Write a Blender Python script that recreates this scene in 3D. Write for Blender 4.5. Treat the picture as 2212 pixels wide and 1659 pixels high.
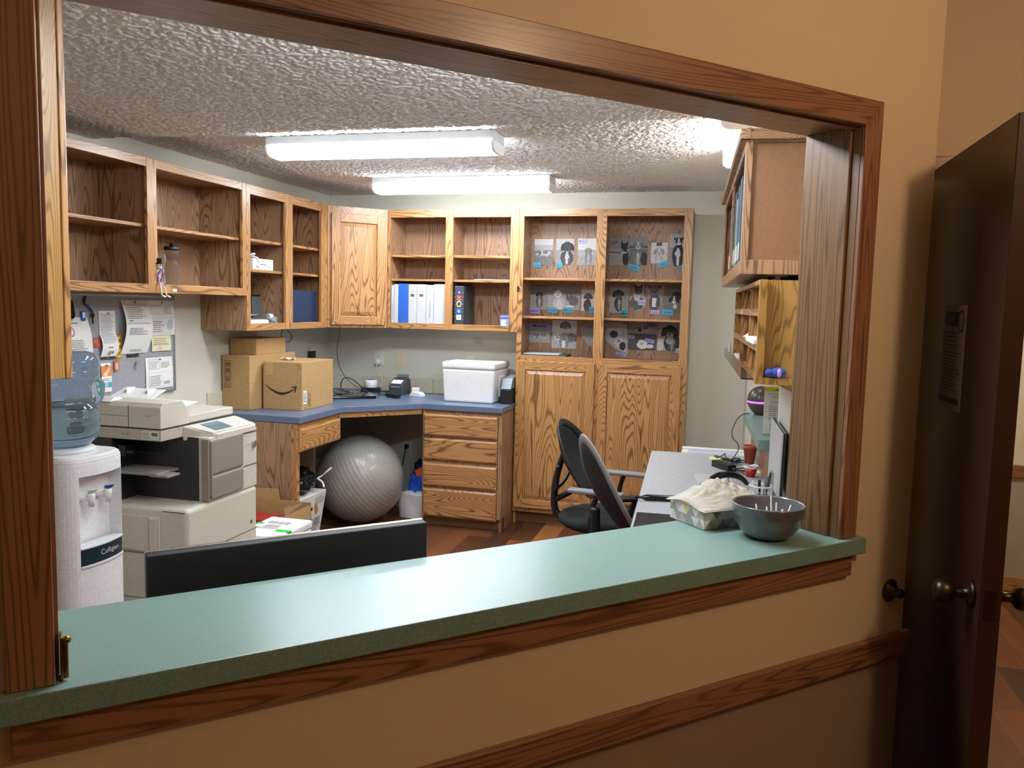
import bpy, bmesh, math, random
from mathutils import Vector, Matrix
rnd = random.Random(7)
PI = math.pi
for o in list(bpy.data.objects): bpy.data.objects.remove(o)
SC = bpy.context.scene
COL = SC.collection

# ---------------------------------------------------------------- camera, world, exposure
cam = bpy.data.objects.new('camera', bpy.data.cameras.new('camera'))
COL.objects.link(cam); SC.camera = cam
YAW, PITCH, ROLL, FPX = -0.2562, -0.0965, 0.0244, 1765.54
fw = Vector((math.sin(YAW)*math.cos(PITCH), math.cos(YAW)*math.cos(PITCH), math.sin(PITCH)))
rt = Vector((math.cos(YAW), -math.sin(YAW), 0)); up = rt.cross(fw)
r2 = math.cos(ROLL)*rt + math.sin(ROLL)*up; u2 = -math.sin(ROLL)*rt + math.cos(ROLL)*up
M = Matrix((r2, u2, -fw)).transposed().to_4x4(); M.translation = (3.1017, -5.9896, 1.584)
cam.matrix_world = M
cam.data.sensor_width = 36; cam.data.lens = FPX/2212*36; cam.data.clip_start = .02
SC.view_settings.view_transform = 'Standard'; SC.view_settings.look = 'None'
SC.view_settings.exposure = 0.0; SC.view_settings.gamma = 1; SC.view_settings.use_curve_mapping = False
W = bpy.data.worlds.new('world'); SC.world = W; W.use_nodes = True
W.node_tree.nodes['Background'].inputs[0].default_value = (.8, .85, 1, 1)
W.node_tree.nodes['Background'].inputs[1].default_value = .02

def lamp(name, kind, loc, energy, color, size=.3, sy=None, rot=(0,0,0), spot=None):
    L = bpy.data.lights.new(name, kind); L.energy = energy; L.color = color
    if kind == 'AREA':
        L.size = size
        if sy: L.shape = 'RECTANGLE'; L.size_y = sy
    else: L.shadow_soft_size = size
    o = bpy.data.objects.new(name, L); o.location = loc; o.rotation_euler = rot; COL.objects.link(o); return o
E_LENS = 38.0         # office tube fixtures (emission of their lenses)
lamp('lobby_lamp_light', 'POINT', (4.45, -5.05, 2.5), 36, (1, .69, .42), .10)
lamp('lobby_rear_fill', 'POINT', (4.1, -7.4, 2.45), 3.5, (1, .70, .45), .12)  # added fill behind the camera, from a lamp that is never seen
lamp('hall_lamp_light', 'POINT', (5.0, -1.9, 2.3), 38, (1, .84, .66), .12)

# ---------------------------------------------------------------- materials
def lin(c):
    if isinstance(c, str): c = tuple(int(c[i:i+2], 16)/255 for i in (0, 2, 4))
    return tuple((x/12.92 if x <= .04045 else ((x+.055)/1.055)**2.4) for x in c)
MATS = {}
class NT:
    def __init__(s, name):
        s.m = bpy.data.materials.new(name); s.m.use_nodes = True; s.t = s.m.node_tree; s.b = s.t.nodes['Principled BSDF']; MATS[name] = s.m
    def n(s, typ, **kw):
        nd = s.t.nodes.new(typ)
        for k, v in kw.items():
            if k in nd.bl_rna.properties and k != 'inputs': setattr(nd, k, v)
            else: nd.inputs[k.replace('_', ' ')].default_value = v
        return nd
    def l(s, a, b): s.t.links.new(a, b)
    def coord(s, scale=(1,1,1), rot=(0,0,0), rand=0):
        tc = s.n('ShaderNodeTexCoord'); mp = s.n('ShaderNodeMapping'); s.l(tc.outputs['Object'], mp.inputs['Vector'])
        mp.inputs['Scale'].default_value = scale; mp.inputs['Rotation'].default_value = rot
        if rand:
            oi = s.n('ShaderNodeObjectInfo'); mu = s.n('ShaderNodeMath', operation='MULTIPLY'); s.l(oi.outputs['Random'], mu.inputs[0]); mu.inputs[1].default_value = rand
            cb = s.n('ShaderNodeCombineXYZ'); [s.l(mu.outputs[0], cb.inputs[i]) for i in range(3)]; s.l(cb.outputs[0], mp.inputs['Location'])
        return mp.outputs[0]
    def ramp(s, fac, stops):
        r = s.n('ShaderNodeValToRGB'); s.l(fac, r.inputs[0]); e = r.color_ramp.elements
        while len(e) < len(stops): e.new(.5)
        for i, (p, c) in enumerate(stops): e[i].position = p; e[i].color = (*c, 1)
        return r.outputs[0]
    def bump(s, h, strength, dist=.002):
        b = s.n('ShaderNodeBump'); b.inputs['Strength'].default_value = strength; b.inputs['Distance'].default_value = dist
        s.l(h, b.inputs['Height']); s.l(b.outputs[0], s.b.inputs['Normal'])
def basic(name, col, rough=.5, metal=0, spec=.5, coat=0, **kw):
    s = NT(name); s.b.inputs['Base Color'].default_value = (*lin(col), 1); s.b.inputs['Roughness'].default_value = rough
    s.b.inputs['Metallic'].default_value = metal; s.b.inputs['Specular IOR Level'].default_value = spec; s.b.inputs['Coat Weight'].default_value = coat
    for k, v in kw.items(): s.b.inputs[k.replace('_', ' ')].default_value = v
    # faint procedural mottling so that no surface is a dead flat colour
    nz = s.n('ShaderNodeTexNoise', Scale=90.0, Detail=3.0); s.l(s.coord(), nz.inputs['Vector'])
    c = lin(col); s.l(s.ramp(nz.outputs['Fac'], [(.3, tuple(x*.93 for x in c)), (.7, tuple(min(1, x*1.05) for x in c))]), s.b.inputs['Base Color'])
    return s.m
def oak(name, light, dark, axis, rough=.38, k=1.0, coat=.25, fig=1.0, ac=7., al=.75):
    s = NT(name); a = 'xyz'.index(axis)
    v = [ac, ac, ac]; v[a] = al
    n1 = s.n('ShaderNodeTexNoise', Scale=1.0*k, Detail=1.2, Roughness=.45, Distortion=.25); s.l(s.coord(tuple(v), rand=30), n1.inputs['Vector'])
    mu = s.n('ShaderNodeMath', operation='MULTIPLY'); s.l(n1.outputs['Fac'], mu.inputs[0]); mu.inputs[1].default_value = 210*fig
    jit = s.n('ShaderNodeTexNoise', Scale=1.0, Detail=3.0); vj = [60., 60., 60.]; vj[a] = 5.; s.l(s.coord(tuple(vj), rand=3), jit.inputs['Vector'])
    ja = s.n('ShaderNodeMath', operation='MULTIPLY_ADD'); s.l(jit.outputs['Fac'], ja.inputs[0]); ja.inputs[1].default_value = 3.4; s.l(mu.outputs[0], ja.inputs[2])
    s0 = s.n('ShaderNodeMath', operation='SINE'); s.l(ja.outputs[0], s0.inputs[0]); sn = s.n('ShaderNodeMath', operation='MULTIPLY_ADD'); s.l(s0.outputs[0], sn.inputs[0]); sn.inputs[1].default_value = .5; sn.inputs[2].default_value = .5
    w = [330., 330., 330.]; w[a] = 7.
    n2 = s.n('ShaderNodeTexNoise', Scale=1.0, Detail=2.0); s.l(s.coord(tuple(w), rand=9), n2.inputs['Vector'])
    w3 = [14., 14., 14.]; w3[a] = 1.2
    n3 = s.n('ShaderNodeTexNoise', Scale=1.0, Detail=2.0); s.l(s.coord(tuple(w3), rand=5), n3.inputs['Vector'])
    f1 = s.ramp(sn.outputs[0], [(0.0, (0,0,0)), (.16, (.30,.30,.30)), (.42, (.85,.85,.85)), (1.0, (1,1,1))])
    mx = s.n('ShaderNodeMix', data_type='FLOAT'); mx.inputs[0].default_value = .38; s.l(f1, mx.inputs[2]); s.l(n2.outputs['Fac'], mx.inputs[3])
    mx2 = s.n('ShaderNodeMix', data_type='FLOAT'); mx2.inputs[0].default_value = .25; s.l(mx.outputs[0], mx2.inputs[2]); s.l(n3.outputs['Fac'], mx2.inputs[3])
    L, D = lin(light), lin(dark); mid = tuple(.68*a_+.32*b_ for a_, b_ in zip(L, D))
    c = s.ramp(mx2.outputs[0], [(.22, D), (.45, mid), (.66, L), (.9, tuple(min(1, x*1.10) for x in L))]); s.l(c, s.b.inputs['Base Color'])
    s.b.inputs['Roughness'].default_value = rough; s.b.inputs['Coat Weight'].default_value = coat; s.b.inputs['Coat Roughness'].default_value = .22
    s.bump(mx.outputs[0], .12, .001); return s.m
for ax in 'xyz':
    oak('oak_'+ax, 'BC8A55', '744C2C', ax)
    oak('oakin_'+ax, 'A88262', '6E5038', ax, rough=.5)  # greyer oak for the insides, their bluish shade put into the colour
    oak('oaktrim_'+ax, '966A4E', '65422F', ax, rough=.38, ac=13., al=.5, fig=.8)
oak('oak_dark_z', '5A3626', '3A2018', 'z', rough=.35)
oak('oakjamb_z', '80603F', '583E28', 'z', rough=.42, fig=.6, ac=16., al=.5, coat=.1)
oak('oakply_z', 'B38748', '7C5A2A', 'z', fig=1.0, k=1.6)

def speck(name, c1, c2, scale, rough=.4, bump=0, spec=.5):
    s = NT(name); nz = s.n('ShaderNodeTexNoise', Scale=scale, Detail=2.0, Roughness=.7); s.l(s.coord(), nz.inputs['Vector'])
    s.l(s.ramp(nz.outputs['Fac'], [(.36, lin(c2)), (.62, lin(c1))]), s.b.inputs['Base Color']); s.b.inputs['Roughness'].default_value = rough
    s.b.inputs['Specular IOR Level'].default_value = spec
    if bump: s.bump(nz.outputs['Fac'], bump, .0006)
    return s
speck('teal_laminate', '86A49D', '6D8C86', 420, .30, .01, .42)
speck('blue_laminate', '6F7F98', '54637D', 330, .30)
speck('grey_laminate', 'C6C9CA', '9CA1A5', 170, .42)
speck('board_fabric', 'AEAEB4', '85858C', 260, .95)
speck('foam_white', 'F2F1EE', 'E2E0DC', 160, .75, .12)
speck('cardboard', 'BE9A68', 'AF8A59', 120, .85, .03)
speck('cream_tile', 'DCD6BF', 'CDC6AE', 60, .35)
def paint(name, col, low=None, zsplit=0, bump=.25, scale=170):
    s = NT(name); c = s.coord(); nz = s.n('ShaderNodeTexNoise', Scale=scale, Detail=3.0); s.l(c, nz.inputs['Vector'])
    s.b.inputs['Base Color'].default_value = (*lin(col), 1); s.b.inputs['Roughness'].default_value = .62
    if low:
        g = s.n('ShaderNodeNewGeometry'); sp = s.n('ShaderNodeSeparateXYZ'); s.l(g.outputs['Position'], sp.inputs[0])
        gt = s.n('ShaderNodeMath', operation='GREATER_THAN'); gt.inputs[1].default_value = zsplit; s.l(sp.outputs[2], gt.inputs[0])
        mx = s.n('ShaderNodeMix', data_type='RGBA'); mx.inputs[6].default_value = (*lin(low), 1); mx.inputs[7].default_value = (*lin(col), 1)
        s.l(gt.outputs[0], mx.inputs[0]); s.l(mx.outputs[2], s.b.inputs['Base Color'])
    s.bump(nz.outputs['Fac'], bump, .002); return s.m
paint('office_paint', 'D9D6C6')
paint('lobby_paint', 'D8C4A6', '988878', .69)
paint('hall_paint', 'E4DDD0', 'A8A29A', .71)
paint('lobby_ceiling_paint', 'E8E0D4', bump=.6, scale=120)
s = NT('popcorn_ceiling'); c = s.coord()
v1 = s.n('ShaderNodeTexNoise', Scale=58.0, Detail=2.5, Roughness=.6, Distortion=1.4); s.l(c, v1.inputs['Vector'])
s.b.inputs['Roughness'].default_value = .8
rr = s.ramp(v1.outputs['Fac'], [(.40, (0,0,0)), (.58, (1,1,1))])
s.b.inputs['Base Color'].default_value = (*lin('F0EDE8'), 1)
s.bump(rr, .25, .01)
# plank floor: planks run along world Y
s = NT('plank_floor'); c = s.coord(rot=(0,0,PI/2))
br = s.n('ShaderNodeTexBrick', Scale=1.0, offset=.37, offset_frequency=2); s.l(c, br.inputs['Vector'])
for k, v in (('Mortar Size', .0012), ('Brick Width', 1.2), ('Row Height', .145), ('Bias', 0.0)): br.inputs[k].default_value = v
br.inputs['Color1'].default_value = (0,0,0,1); br.inputs['Color2'].default_value = (1,1,1,1); br.inputs['Mortar'].default_value = (.3,.3,.3,1)
gn = s.n('ShaderNodeTexNoise', Scale=1.0, Detail=4.0, Roughness=.6, Distortion=.6); s.l(s.coord((26, 1.6, 26)), gn.inputs['Vector'])
mx = s.n('ShaderNodeMix', data_type='FLOAT'); mx.inputs[0].default_value = .35; s.l(br.outputs['Color'], mx.inputs[2]); s.l(gn.outputs['Fac'], mx.inputs[3])
s.l(s.ramp(mx.outputs[0], [(.15, lin('3E261B')), (.4, lin('5E3A25')), (.6, lin('7A4A2B')), (.85, lin('A06A3A'))]), s.b.inputs['Base Color'])
s.b.inputs['Roughness'].default_value = .32
inv = s.n('ShaderNodeMath', operation='SUBTRACT'); inv.inputs[0].default_value = 1; s.l(br.outputs['Fac'], inv.inputs[1]); s.bump(inv.outputs[0], .5, .001)

# printed matter: colours come from the ink stored on each printed shape
def inkmat(name, noise):
    s = NT(name); at = s.n('ShaderNodeAttribute', attribute_name='ink'); out = at.outputs['Color']
    if noise:
        nz = s.n('ShaderNodeTexNoise', Scale=110.0, Detail=4.0); s.l(s.coord(), nz.inputs['Vector'])
        m2 = s.n('ShaderNodeMix', data_type='RGBA', blend_type='OVERLAY'); m2.inputs[0].default_value = noise; s.l(out, m2.inputs[6]); s.l(nz.outputs['Fac'], m2.inputs[7]); out = m2.outputs[2]
    s.l(out, s.b.inputs['Base Color']); s.b.inputs['Roughness'].default_value = .55
inkmat('ink', 0); inkmat('photo_ink', .75)
basic('white_enamel', 'D2D5D6', .4); basic('white_plastic', 'ECECEA', .3); basic('lens_cap', 'F4F4F2', .4)
basic('cooler_white', 'E9E9EB', .28); basic('copier_beige', 'CFC9BB', .45); basic('copier_dark', '8D867B', .5); basic('copier_black', '2E2D2C', .5)
basic('copier_mid', 'B7B0A3', .45); basic('screen', '5F7077', .15); basic('teal_black', '17313A', .25)
basic('black_plastic', '1C1D1F', .4); basic('black_gloss', '0F1012', .12); basic('dark_grey', '3E4348', .45); basic('grey_plastic', '7B8085', .4)
basic('monitor_back', '20262E', .55); basic('silver', 'C4C6C8', .25, .9); basic('chrome', 'D8D8D8', .12, 1)
basic('ivory', 'E3D9B0', .4); basic('outlet_white', 'E8E4D6', .4); basic('brass', '8A6A34', .28, 1); basic('bronze', '4A3F33', .35, .9)
basic('tape', 'C6A473', .25); basic('ball_grey', '9A968C', .36, coat=.15); basic('bowl_grey', '62666A', .28, coat=.5); basic('blue_binder', '2F66C4', .4)
basic('binder_white', 'C6CACD', .35); basic('navy', '1D3350', .3); basic('red', 'B0272B', .4); basic('terracotta', 'B5583A', .7)
basic('yellow_note', 'F2EE9A', .8); basic('paper', 'F1EFEA', .8); basic('bone', 'EFEAD8', .5); basic('purple_bead', '6A2FC0', .2, .3); basic('green_tape', '25D13A', .4)
basic('mesh_black', '15161A', .75); basic('seat_black', '1B1C1E', .9); basic('chair_grey', '8B8D90', .45); basic('wire_white', 'E6E6E2', .4)
basic('orange_tag', 'D9702E', .4); basic('gold', 'C9A237', .35, .6); basic('teal_binder', '2C6478', .5); basic('bag_white', 'DCDCDA', .45); basic('bag_blue', '1F4FB8', .4)
basic('bag_orange', 'C9532F', .5); basic('bag_black', '141416', .22); basic('kraft_dark', '8A6A45', .85); basic('door_brown', '3A2319', .33)
basic('plush_blue', '3D55A8', .95); basic('plush_pink', 'D5A6D6', .95); basic('coral', 'F0694C', .6); basic('rubber_tube', '3A3D40', .25); basic('hardboard', '8C6547', .55)
basic('wavy_board', '9A8468', .6); basic('egg_brown', '4D443F', .3, .1); basic('lilac', 'C9CCE6', .4); basic('silver_board', 'C9C9C4', .45)
def emis(name, col, st):
    s = NT(name); s.b.inputs['Emission Color'].default_value = (*lin(col), 1); s.b.inputs['Emission Strength'].default_value = st; s.b.inputs['Base Color'].default_value = (*lin(col), 1)
emis('tube_lens', 'EDF5FF', E_LENS); emis('led_purple', 'B85CFF', 2.2); emis('salt_glow', 'FF9A3C', 1.1); emis('lobby_dome', 'FFD9A0', 2.0); emis('screen_led', '6AF0C0', 1.0)
def glassy(name, col, rough, ior, alpha=None, coat=0):
    s = NT(name); s.b.inputs['Base Color'].default_value = (*lin(col), 1); s.b.inputs['Transmission Weight'].default_value = 1; s.b.inputs['Roughness'].default_value = rough; s.b.inputs['IOR'].default_value = ior
    s.b.inputs['Coat Weight'].default_value = coat; s.b.inputs['Coat Roughness'].default_value = .05
    if alpha: s.b.inputs['Alpha'].default_value = alpha
glassy('bottle_blue', 'B9CFE0', .06, 1.05, coat=.6); glassy('water', 'DCE8F0', .02, 1.06); glassy('clear_acrylic', 'E8EEF0', .08, 1.2); glassy('frosted', 'D9DBE0', .5, 1.2)
s = NT('film'); s.b.inputs['Base Color'].default_value = (*lin('DED9CE'), 1); s.b.inputs['Transmission Weight'].default_value = .45; s.b.inputs['Roughness'].default_value = .3; s.b.inputs['IOR'].default_value = 1.1
# ---------------------------------------------------------------- mesh helpers
V = Vector
class MB:
    def __init__(s): s.v=[]; s.f=[]; s.mi=[]; s.sm=[]; s.ink=[]
    def add(s, vs, fs, m=0, sm=False, ink=None):
        b = len(s.v); s.v += [tuple(x) for x in vs]
        for f in fs: s.f.append(tuple(b+i for i in f)); s.mi.append(m); s.sm.append(sm); s.ink.append(ink)
        return s
    def box(s, x0, x1, y0, y1, z0, z1, m=0, ink=None):
        vs = [(x,y,z) for z in (z0,z1) for y in (y0,y1) for x in (x0,x1)]
        return s.add(vs, [(0,2,3,1),(4,5,7,6),(0,1,5,4),(2,6,7,3),(0,4,6,2),(1,3,7,5)], m, False, ink)
    def hexa(s, bot, top, m=0, ink=None):     # four bottom points, four top points
        return s.add(list(bot)+list(top), [(3,2,1,0),(4,5,6,7),(0,1,5,4),(1,2,6,5),(2,3,7,6),(3,0,4,7)], m, False, ink)
    def prism(s, poly, z0, z1, m=0, f=None, sm=False, ink=None):
        f = f or (lambda x, y, z: (x, y, z)); n = len(poly)
        vs = [f(x,y,z0) for x,y in poly]+[f(x,y,z1) for x,y in poly]
        s.add(vs, [tuple(range(n-1,-1,-1)), tuple(range(n,2*n))], m, False, ink)
        b = len(s.v)-2*n
        for i in range(n): s.f.append((b+i, b+(i+1)%n, b+n+(i+1)%n, b+n+i)); s.mi.append(m); s.sm.append(sm); s.ink.append(ink)
        return s
    def cyl(s, p0, p1, r0, r1=None, n=20, m=0, caps=True):
        p0, p1 = V(p0), V(p1); r1 = r0 if r1 is None else r1; d = (p1-p0).normalized()
        a = d.orthogonal().normalized(); b = d.cross(a)
        ring = lambda p, r: [p+(a*math.cos(2*PI*i/n)+b*math.sin(2*PI*i/n))*r for i in range(n)]
        s.add(ring(p0,r0)+ring(p1,r1), [(i,(i+1)%n,n+(i+1)%n,n+i) for i in range(n)], m, True)
        if caps: s.add(ring(p0,r0), [tuple(range(n-1,-1,-1))], m); s.add(ring(p1,r1), [tuple(range(n))], m)
        return s
    def lathe(s, prof, c=(0,0,0), n=36, m=0, axis=None, caps=True, sm=True):
        c = V(c); ax = V(axis or (0,0,1)).normalized(); a = ax.orthogonal().normalized(); b = ax.cross(a); vs = []; fs = []
        for r, z in prof: vs += [c+ax*z+(a*math.cos(2*PI*i/n)+b*math.sin(2*PI*i/n))*max(r,1e-5) for i in range(n)]
        for k in range(len(prof)-1): fs += [(k*n+i, k*n+(i+1)%n, (k+1)*n+(i+1)%n, (k+1)*n+i) for i in range(n)]
        s.add(vs, fs, m, sm)
        if caps:
            L = len(prof)-1; b0 = len(s.v)-len(vs)
            for k in (0, L):
                if prof[k][0] > 1e-4: s.f.append(tuple(b0+k*n+i for i in range(n))); s.mi.append(m); s.sm.append(False); s.ink.append(None)
        return s
    def tube(s, pts, r, n=8, m=0, smooth=2):
        P = [V(p) for p in pts]
        for _ in range(smooth):
            Q = [P[0]]
            for a, b in zip(P, P[1:]): Q += [a*.75+b*.25, a*.25+b*.75]
            Q.append(P[-1]); P = Q
        R_ = r if callable(r) else (lambda t: r); vs = []; prev = None
        for i, p in enumerate(P):
            d = (P[min(i+1,len(P)-1)]-P[max(i-1,0)]).normalized()
            a = (prev - d*prev.dot(d)).normalized() if prev is not None and (prev-d*prev.dot(d)).length > 1e-4 else d.orthogonal().normalized()
            prev = a; b = d.cross(a); rr = R_(i/(len(P)-1))
            vs += [p+(a*math.cos(2*PI*k/n)+b*math.sin(2*PI*k/n))*rr for k in range(n)]
        fs = [(i*n+k, i*n+(k+1)%n, (i+1)*n+(k+1)%n, (i+1)*n+k) for i in range(len(P)-1) for k in range(n)]
        fs += [tuple(range(n)), tuple((len(P)-1)*n+k for k in range(n))]
        return s.add(vs, fs, m, True)
    def grid(s, fn, nu, nv, m=0, sm=True, ink=None):
        vs = [fn(i/nu, j/nv) for j in range(nv+1) for i in range(nu+1)]
        return s.add(vs, [(j*(nu+1)+i, j*(nu+1)+i+1, (j+1)*(nu+1)+i+1, (j+1)*(nu+1)+i) for j in range(nv) for i in range(nu)], m, sm, ink)
    def ball(s, c, r, n=16, m=0, sc=(1,1,1)):
        c = V(c); k = n//2
        vs = [c+V((r*sc[0]*math.sin(PI*j/k)*math.cos(2*PI*i/n), r*sc[1]*math.sin(PI*j/k)*math.sin(2*PI*i/n), r*sc[2]*math.cos(PI*j/k))) for j in range(k+1) for i in range(n)]
        return s.add(vs, [(j*n+i, (j+1)*n+i, (j+1)*n+(i+1)%n, j*n+(i+1)%n) for j in range(k) for i in range(n)], m, True)
    def mesh(s, name, mats, off=(0,0,0)):
        me = bpy.data.meshes.new(name); ox, oy, oz = off
        me.from_pydata([(x-ox, y-oy, z-oz) for x,y,z in s.v], [], s.f)
        for mt in mats: me.materials.append(MATS[mt])
        me.polygons.foreach_set('material_index', s.mi); me.polygons.foreach_set('use_smooth', s.sm)
        if any(i is not None for i in s.ink):
            at = me.color_attributes.new('ink', 'FLOAT_COLOR', 'CORNER')
            for p, c in zip(me.polygons, s.ink):
                col = (*lin(c), 1) if c is not None else (1,1,1,1)
                for li in p.loop_indices: at.data[li].color = col
        me.validate(); me.update()
        b = bmesh.new(); b.from_mesh(me); bmesh.ops.recalc_face_normals(b, faces=b.faces); b.to_mesh(me); b.free()
        return me
TXT = {}
def textmesh(body, bold=0):
    k = (body, bold)
    if k not in TXT:
        cu = bpy.data.curves.new('t', 'FONT'); cu.body = body; cu.size = 1; cu.resolution_u = 2; cu.offset = bold
        ob = bpy.data.objects.new('t', cu); COL.objects.link(ob); bpy.context.view_layer.update()
        me = bpy.data.meshes.new_from_object(ob.evaluated_get(bpy.context.evaluated_depsgraph_get()))
        TXT[k] = ([tuple(v.co) for v in me.vertices], [tuple(p.vertices) for p in me.polygons])
        bpy.data.objects.remove(ob); bpy.data.meshes.remove(me); bpy.data.curves.remove(cu)
    return TXT[k]
class Cv:      # a printed plane: o = lower left corner, ux/uy = its right and up directions
    def __init__(s, mb, o, ux, uy, w=None, h=None, col=None, th=.0006, d=.00018):
        s.mb, s.o, s.x, s.y = mb, V(o), V(ux).normalized(), V(uy).normalized(); s.n = s.x.cross(s.y); s.z = th; s.d = d; s.w, s.h = w, h
        if col is not None:
            P = lambda a, b, c: s.o+s.x*a+s.y*b+s.n*c
            mb.hexa([P(0,0,0),P(w,0,0),P(w,h,0),P(0,h,0)], [P(0,0,th),P(w,0,th),P(w,h,th),P(0,h,th)], ink=col)
    def P(s, a, b): return s.o+s.x*a+s.y*b+s.n*s.z
    def poly(s, pts, ink):
        s.z += s.d; s.mb.add([s.P(a,b) for a,b in pts], [tuple(range(len(pts)))], ink=ink); return s
    def rect(s, a, b, c, d, ink): return s.poly([(a,b),(c,b),(c,d),(a,d)], ink)
    def ell(s, cx, cy, rx, ry, ink, rot=0, n=18):
        c, q = math.cos(rot), math.sin(rot)
        return s.poly([(cx+rx*math.cos(t)*c-ry*math.sin(t)*q, cy+rx*math.cos(t)*q+ry*math.sin(t)*c) for t in (2*PI*i/n for i in range(n))], ink)
    def clip(s, pts):   # keeps a polygon inside the sheet
        return [(min(max(a,0),s.w), min(max(b,0),s.h)) for a,b in pts]
    def text(s, body, size, x, y, ink, rot=0, center=True, bold=0):
        vs, fs = textmesh(body, bold)
        if not vs: return s
        w = max(v[0] for v in vs); c, q = math.cos(rot), math.sin(rot); s.z += s.d
        k = lambda v: ((v[0]-(w/2 if center else 0))*size, v[1]*size)
        s.mb.add([s.P(x+k(v)[0]*c-k(v)[1]*q, y+k(v)[0]*q+k(v)[1]*c) for v in vs], fs, ink=ink); return s
    def lines(s, x0, x1, y0, y1, n, ink='8A8A8A', t=.4):   # rows of small print
        r = random.Random(int(x0*999+y0*777+n)); s.z += s.d; st = (y1-y0)/n
        for i in range(n):
            y = y1-(i+1)*st; a = x0; e = x0+(x1-x0)*(r.uniform(.7,1))
            while a < e:
                b = min(e, a+(x1-x0)*r.uniform(.05,.22)); s.mb.add([s.P(a,y),s.P(b,y),s.P(b,y+st*t),s.P(a,y+st*t)], [(0,1,2,3)], ink=ink); a = b+(x1-x0)*.02
        return s
    def bars(s, x0, x1, y0, y1, n, ink='222222', horiz=False, seed=1):
        r = random.Random(seed); s.z += s.d; st = ((y1-y0) if horiz else (x1-x0))/n
        for i in range(n):
            w = st*r.uniform(.25,.75)
            if horiz: q = [(x0,y0+i*st),(x1,y0+i*st),(x1,y0+i*st+w),(x0,y0+i*st+w)]
            else: q = [(x0+i*st,y0),(x0+i*st+w,y0),(x0+i*st+w,y1),(x0+i*st,y1)]
            s.mb.add([s.P(*p) for p in q], [(0,1,2,3)], ink=ink)
        return s
def props(o, label=None, cat=None, group=None, kind=None):
    if label: o['label'] = label
    if cat: o['category'] = cat
    if group: o['group'] = group
    if kind: o['kind'] = kind
    return o
def mkobj(name, mb, mats, loc=(0,0,0), rz=0, parent=None, off=(0,0,0), bevel=0, seg=2, sub=0, solid=0):
    if isinstance(mats, str): mats = [mats]
    o = bpy.data.objects.new(name, mb.mesh(name, mats, off)); COL.objects.link(o); o.location = loc; o.rotation_euler = (0,0,rz)
    if parent: o.parent = parent
    if solid: md = o.modifiers.new('solid', 'SOLIDIFY'); md.thickness = solid; md.offset = 0
    if bevel: md = o.modifiers.new('bevel', 'BEVEL'); md.width = bevel; md.segments = seg; md.limit_method = 'ANGLE'; md.angle_limit = .6
    if sub: md = o.modifiers.new('sub', 'SUBSURF'); md.levels = sub; md.render_levels = sub
    return o
class T:       # a thing: an Empty at its base that parents its parts; world=True: parts are given in world coordinates
    def __init__(s, name, label, cat, loc=(0,0,0), rz=0, group=None, world=False, kind=None):
        s.e = bpy.data.objects.new(name, None); COL.objects.link(s.e); s.e.location = loc; s.e.rotation_euler = (0,0,rz); s.e.empty_display_size = .1
        props(s.e, label, cat, group, kind); s.off = tuple(loc) if world else (0,0,0)
    def p(s, name, mb, mats, parent=None, label=None, **kw):
        o = mkobj(name, mb, mats, parent=parent or s.e, off=s.off, **kw)
        if label: o['label'] = label
        return o
def one(name, mb, mats, label, cat, loc=(0,0,0), rz=0, group=None, world=False, kind=None, **kw):
    return props(mkobj(name, mb, mats, loc=loc, rz=rz, off=loc if world else (0,0,0), **kw), label, cat, group, kind)
def struct(name, mb, mats, loc=(0,0,0), rz=0, **kw): return props(mkobj(name, mb, mats, loc=loc, rz=rz, **kw), kind='structure')
# frames: D = the angled front wall (x along it, y into the office); R = the right office wall (x towards the camera, -y into the office)
D0, DZ = V((3.604, -3.604, 0)), PI/4
R0, RZ = V((3.2376, 0, 0)), math.radians(-87.5)
def at(o, rz, x, y, z=0): return o+V((x*math.cos(rz)-y*math.sin(rz), x*math.sin(rz)+y*math.cos(rz), z))
Df = lambda s, i, z=0: at(D0, DZ, s, i, z)
Rf = lambda u, v, z=0: at(R0, RZ, u, -v, z)      # v = distance from the wall into the office

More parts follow.
